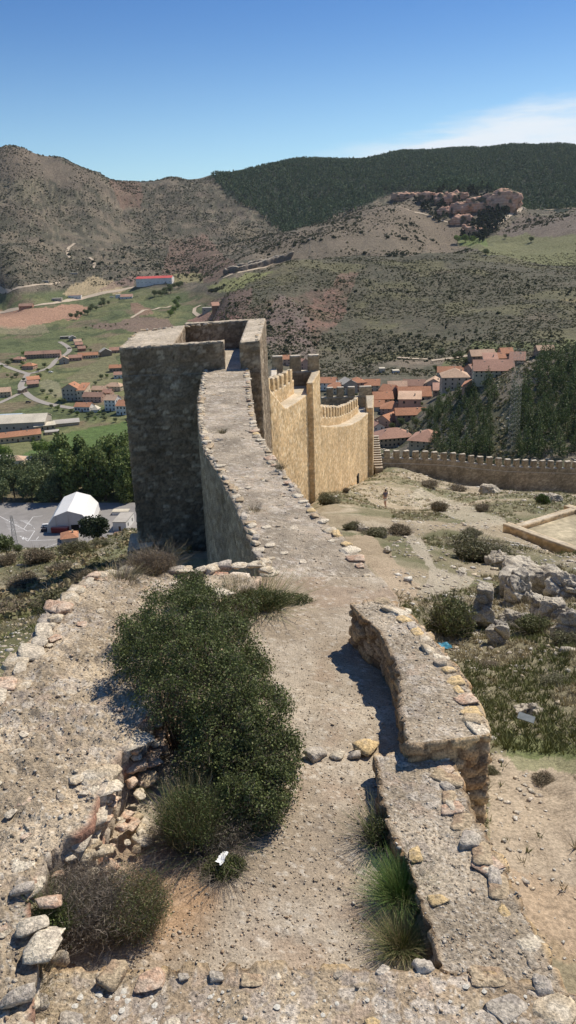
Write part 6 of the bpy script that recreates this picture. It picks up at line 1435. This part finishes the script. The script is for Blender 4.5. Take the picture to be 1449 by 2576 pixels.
# ---- marquee in the car park
a0 = at_z(*c4(468, 905), ZC); a1 = at_z(*c4(885, 905), ZC)
wT = np.linalg.norm((a1-a0)[:2]); ang = math.atan2(a1[1]-a0[1], a1[0]-a0[0])
mq = empty('marquee', ((a0[0]+a1[0])/2, (a0[1]+a1[1])/2, ZC), ang+math.radians(11), 'big white fabric marquee with a many sided roof standing in the car park', 'marquee')
hT = 54*((a0@fw)/F); Wm = wT/2; LT = 29.
prof = [(-Wm, 0), (-Wm*.95, hT*.36), (-Wm*.62, hT*.78), (0, hT), (Wm*.62, hT*.78), (Wm*.95, hT*.36), (Wm, 0)]
fab = col_mat('white_fabric', (.78, .77, .74), fine=.5, amt=.05, bump=0, rough=.5); fabg = col_mat('shaded_gable_fabric', (.50, .49, .48), fine=.5, amt=.06, bump=0)  # gables use a greyed copy of the white fabric, their shade painted in
sk = mb = MB(); m = len(prof); nb = 7
for j in range(nb+1):
    for x, z in prof: mb.v.append((x, LT*j/nb, z+.15*math.sin(j*1.3)))
for j in range(nb):
    for i in range(m-1): mb.f.append((j*m+i, j*m+i+1, (j+1)*m+i+1, (j+1)*m+i))
o = mb.build('roof_skin', fab, mq); md = o.modifiers.new('t', 'SOLIDIFY'); md.thickness = .08
MB().add([(x, .02, z*.995) for x, z in prof], [tuple(range(m))]).add([(x, .10, z*.995) for x, z in prof], [tuple(range(m))[::-1]]).build('gable', fabg, mq)
MB().add([(x, LT-.02, z*.995) for x, z in prof], [tuple(range(m))[::-1]]).add([(x, LT-.10, z*.995) for x, z in prof], [tuple(range(m))]).build('gable', fabg, mq)
MB().box(-2.2+3, 1.4+3, -.10, -.02, 0, 3.1).build('doorway', M['dark'], mq)
for x in (-Wm*.55, 0, Wm*.55): MB().box(x-.08, x+.08, -.16, -.03, 0, hT*.8).build('frame_post', TILE['grey'], mq)
# red container
p = at_z(*c4(575, 925), ZC); ct = empty('container', (p[0], p[1], ZC), ang, 'dark red shipping container parked in front of the marquee', 'container')
kk = (p@fw)/F; Lc = 42*kk; mb = MB().box(-Lc/2, Lc/2, 0, 2.4, .15, 2.6)
for k in range(14): x = -Lc/2+Lc*(k+.5)/14; mb.box(x-.08, x+.08, -.05, 0, .25, 2.5)
mb.build('body', flat_mat('dark_red_paint', (.20, .035, .035)), ct); MB().box(-Lc/2, Lc/2, 0, 2.4, 2.603, 2.75).build('roof', flat_mat('pale_red_top', (.50, .22, .2)), ct)
MB().box(Lc/2+.003, Lc/2+.06, .15, 1.15, .2, 2.55).build('door', flat_mat('door_red', (.16, .03, .03)), ct); MB().box(Lc/2+.003, Lc/2+.06, 1.25, 2.25, .2, 2.55).build('door', flat_mat('door_red', (.16, .03, .03)), ct)
# parked vehicles by the marquee
def van(qx, qy, body, label, L_=4.6, rz=0, z=None, dmin=200, name='parked_car', cat='car'):
    p = at_z(qx, qy, z) if z else hit(qx, qy, dmin)+np.array([0, 0, .3]); o = empty(name, p, rz, label, cat); h = 1.0
    MB().add([(-L_/2,-.85,.3),(L_/2,-.85,.3),(L_/2,.85,.3),(-L_/2,.85,.3),(-L_/2,-.85,.95),(L_/2,-.85,.85),(L_/2,.85,.85),(-L_/2,.85,.95),(-L_*.42,-.72,1.45),(L_*.12,-.72,1.45),(L_*.12,.72,1.45),(-L_*.42,.72,1.45),(L_*.27,-.8,.92),(L_*.27,.8,.92)],
             [(0,3,2,1),(0,1,5,12,9,8,4),(3,7,11,10,13,6,2),(0,4,7,3),(1,2,6,5),(4,8,11,7),(8,9,10,11),(9,12,13,10),(12,5,6,13)]).build('body', flat_mat('car_paint', body), o)
    for sx in (-.32, .30):
        for sy in (-.86, .86): MB().tube((L_*sx, sy-.09, .32), (L_*sx, sy+.09, .32), .32, .32, 12).build('wheel', M['dark'], o)
    MB().box(-L_*.36, L_*.1, -.865, -.78, .98, 1.32).build('window', GLS, o); MB().box(-L_*.36, L_*.1, .78, .865, .98, 1.32).build('window', GLS, o)
van(*c4(448, 905), (.03, .03, .04), 'black car parked at the left corner of the marquee', z=ZC, rz=ang)
van(*c4(455, 860), (.7, .7, .7), 'white car parked behind the black one along the marquee', z=ZC, rz=ang+.2)
van(72, 1014, (.05, .05, .06), 'dark car on the road below the junction', z=None)
van(175, 878, (.04, .05, .06), 'dark car in the cul-de-sac beside the terrace row', z=None)
van(128, 938, (.75, .75, .75), 'white car on the road above the junction', z=None)
van(282, 748, (.8, .8, .8), 'white truck at the far depot yard', 9, z=None, dmin=900, name='truck', cat='truck')
# hut, walls and flat roofed building beside the car park
H(176,1366,40,13,8,14,'hip','orange','grey','small grey hut with a red tiled roof at the car park edge',zfix=ZC,nwin=0,floors=1,chim=1,door=False)
H(302,1335,34,22,13,-6,'flat','grey','white','white flat roofed building beside the marquee',zfix=ZC,nwin=1,floors=1,chim=0)
H(302,1295,40,7,4,-4,'flat','cream','white','long white canopy roof behind the flat roofed building',zfix=ZC,nwin=0,floors=1,chim=0,door=False)
H(312,1356,42,13,3,12,'flat','pink','brick','low orange brick terrace wall beside the conifer',zfix=ZC,nwin=0,floors=1,chim=0,door=False,cat='wall',name='brick_wall')
p = at_z(246, 1372, ZC); k = (p@fw)/F
CON = [round_meshes(460, [(.035,.05,.022),(.05,.07,.028),(.025,.035,.018)], 4200, False)]
tree(CON, p, 86*k, 'conifer_tree', 'broad dark conifer standing beside the small red roofed hut', None, 1.15)
for qx, qy, h_, lab in [(20,1408,62,'dark leafy tree at the left edge below the lattice mast, right one'),(-2,1412,72,'dark leafy tree at the left edge below the lattice mast, left one'),(48,1402,34,'small dark tree at the foot of the lattice mast')]:
    p = hit(qx, qy, 60); tree(ROU, p, h_*(p@fw)/F, 'leafy_tree', lab, None, 1.1)

# ---- lattice masts
def mast(base, h, w0, w1, nlev, label, m_, r=.06, name='lattice_mast', arms=0):
    o = empty(name, base, .3, label, 'mast'); mb = MB(); c = [(1,1),(-1,1),(-1,-1),(1,-1)]
    for x, y in c: mb.tube((x*w0, y*w0, -2), (x*w1, y*w1, h), r, r*.7, 4)
    for k in range(nlev):
        t0, t1 = k/nlev, (k+1)/nlev; a = w0+(w1-w0)*t0; b = w0+(w1-w0)*t1
        for i in range(4):
            x0, y0 = c[i]; x1, y1 = c[(i+1) % 4]
            mb.tube((x0*a, y0*a, h*t0), (x1*b, y1*b, h*t1), r*.5, None, 3); mb.tube((x1*a, y1*a, h*t0), (x0*b, y0*b, h*t1), r*.5, None, 3); mb.tube((x0*b, y0*b, h*t1), (x1*b, y1*b, h*t1), r*.5, None, 3)
    mb.build('lattice', m_, o)
    if arms:
        am = MB()
        for k in range(arms): z = h*(.97-.09*k); am.tube((-w1*5, 0, z), (w1*5, 0, z), r*.7, None, 4)
        am.build('crossarm', m_, o)
galv = col_mat('galvanised_steel', (.36, .35, .33), fine=3, amt=.2, bump=0, rough=.5)
p = hit(43, 1392, 90); k = (p@fw)/F; mast(p, 100*k, 8*k, 2.6*k, 11, 'tapering steel lattice mast at the left edge in front of the car park', galv, .10*k*8 if False else 1.2*k*.5, arms=0)
p = hit(1290, 1120, 205); k = (p@fw)/F; mast(p, 240*k, 10*k, 8*k, 22, 'tall thin pale lattice mast rising in front of the pine slope', col_mat('pale_steel', (.5, .47, .4), fine=3, amt=.1, bump=0), .30*k, name='lattice_mast')
p = hit(780, 640, 1000)
if p is not None:
    k = (p@fw)/F; o = empty('utility_pole', p, 0, 'thin dark utility pole on the crest of the dark middle hill', 'pole'); MB().tube((0, 0, -1), (0, 0, 40*k), .5*k, .35*k, 5).build('pole', galv, o); MB().box(-4*k, 4*k, -.2*k, .2*k, 36*k, 36.8*k).build('crossarm', galv, o)
p = hit(306, 452, 2000)
if p is not None:
    k = (p@fw)/F; mast(p, 18*k, 1.6*k, .6*k, 5, 'tiny pylon on the saddle of the far skyline', galv, .25*k, name='pylon')

# ---- red sandstone outcrops under the forest
RRV = []
def red_rock(qx, qy, wpx, hpx, label, seed, dmin=1500):
    p = hit(qx, qy, dmin)
    if p is None: return
    k = (p@fw)/F; w_ = wpx*k/2; h_ = hpx*k
    import bmesh
    bm = bmesh.new(); bmesh.ops.create_icosphere(bm, subdivisions=5, radius=1); V = np.array([v.co[:] for v in bm.verts]); Fq = np.array([[v.index for v in f.verts] for f in bm.faces]); bm.free()
    V2 = V*(.75+.5*fbm(V*1.6+seed, 3, seed))[:, None]; V2[:, 2] = np.where(V2[:, 2] > .5, .5+(V2[:, 2]-.5)*.35, V2[:, 2])
    V2 = V2*np.array([w_, w_*.7, h_]); V2 += V*((fbm(V2/11, 4, seed+2)-.5)*22)[:, None]
    strat = np.abs(((V2[:, 2]/5+fbm(V2/30, 2, 3)) % 1)-.5)*2
    c = mixc(np.tile(np.array([.50, .28, .19]), (len(V), 1)), np.array([.62, .40, .28]), sstep(.3, .8, strat)); c = mixc(c, np.array([.12, .10, .06]), sstep(.54, .66, fbm(V2/14, 3, seed+5)))
    o = mk('rock_outcrop', V2, Fq, M['stone_far'], col=c); o.location = (p[0], p[1], p[2]+h_*.12); tag(o, label, 'rock outcrop', 'red rocks under the forest')
for i, a in enumerate([(1262,520,90,46,'largest red sandstone cliff at the right end of the outcrop'),(1215,520,80,28,'red rock shelf joining the largest cliff on its left'),(1170,530,70,26,'red rock dome in the middle of the outcrop'),(1120,508,60,22,'rounded red rock left of the middle dome'),
                       (1075,500,50,18,'red rock knob at the left of the outcrop'),(1160,560,60,20,'lower red rock band under the middle dome'),(1185,590,50,22,'lowest red rock step above the pale trees'),(1150,498,60,16,'red rock crest among the skyline trees'),(1020,498,70,14,'grey red rock ledge at the far left of the outcrop'),
                       (1115,535,40,14,'small red rock on the slope between dome and ledge'),(1178,575,30,14,'small red rock tucked below the lower band')]):
    red_rock(*a, seed=600+i)
for poly, n_ in (([(1160,600),(1200,545),(1300,520),(1270,560),(1215,610)], 120), ([(1030,500),(1080,480),(1240,470),(1250,500),(1150,545),(1100,560)], 90)):
    k_ = 0; X = []; 
    for _ in range(900):
        qx, qy = RP.uniform(1020, 1310), RP.uniform(465, 615)
        if k_ < n_ and inpoly(np.array([qx]), np.array([qy]), poly)[0]:
            p = hit(qx, qy, 1500)
            if p is not None: X.append(p); k_ += 1
    if X:
        X = np.array(X); blobs_stuff('pine_wood', X[:, 0], X[:, 1], X[:, 2], rng.uniform(11, 19, len(X)), [(.025,.04,.022),(.035,.05,.028),(.05,.065,.03)], 33, nb=22, leaf=.16, tier=True)
# dark rock ledge bands in the side valley
def ledge_band(pts, h_, label, dmin=900):
    W_ = np.array([q for q in (hit(*p, dmin) for p in pts) if q is not None])
    if len(W_) < 2: return
    d = np.gradient(W_[:, :2], axis=0); d /= np.linalg.norm(d, axis=1)[:, None]; n_ = np.stack([-d[:, 1], d[:, 0]], 1)*6
    A_ = W_.copy(); B_ = W_.copy(); B_[:, :2] += n_; A_[:, 2] += h_; B_[:, 2] += h_
    cc = np.tile(np.array([.3, .26, .2]), (1, 1))
    parts = strip(A_, B_, W_[:, 2]-6, 3., 4, 3); V, Fq = weld(parts); Nn = vnormals(V, Fq); V = V+Nn*((fbm(V/9, 4, 5)-.5)*13)[:, None]
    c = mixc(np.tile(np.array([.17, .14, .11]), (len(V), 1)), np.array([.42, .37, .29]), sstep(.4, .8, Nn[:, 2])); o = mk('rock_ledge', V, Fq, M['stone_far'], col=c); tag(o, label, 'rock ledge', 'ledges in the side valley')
ledge_band([(560,694),(600,684),(640,676),(690,662),(738,648)], 9, 'long dark rock ledge lining the side valley, lower one')
ledge_band([(575,684),(620,672),(670,660),(720,648)], 7, 'thin pale rock ledge just above the lower one in the side valley')

# thin summer haze over the valley
hb = MB().box(-9500, 9500, -60, 9600, -190, 640); hm = bpy.data.materials.new('thin_haze'); hm.use_nodes = True; nt = hm.node_tree; nt.nodes.remove(nt.nodes['Principled BSDF'])
pv = nt.nodes.new('ShaderNodeVolumePrincipled'); pv.inputs['Color'].default_value = (.78, .86, 1, 1); pv.inputs['Density'].default_value = 1.8e-5; pv.inputs['Anisotropy'].default_value = .2
nt.links.new(pv.outputs[0], nt.nodes['Material Output'].inputs['Volume'])
tag(hb.build('haze', hm), kind='stuff')
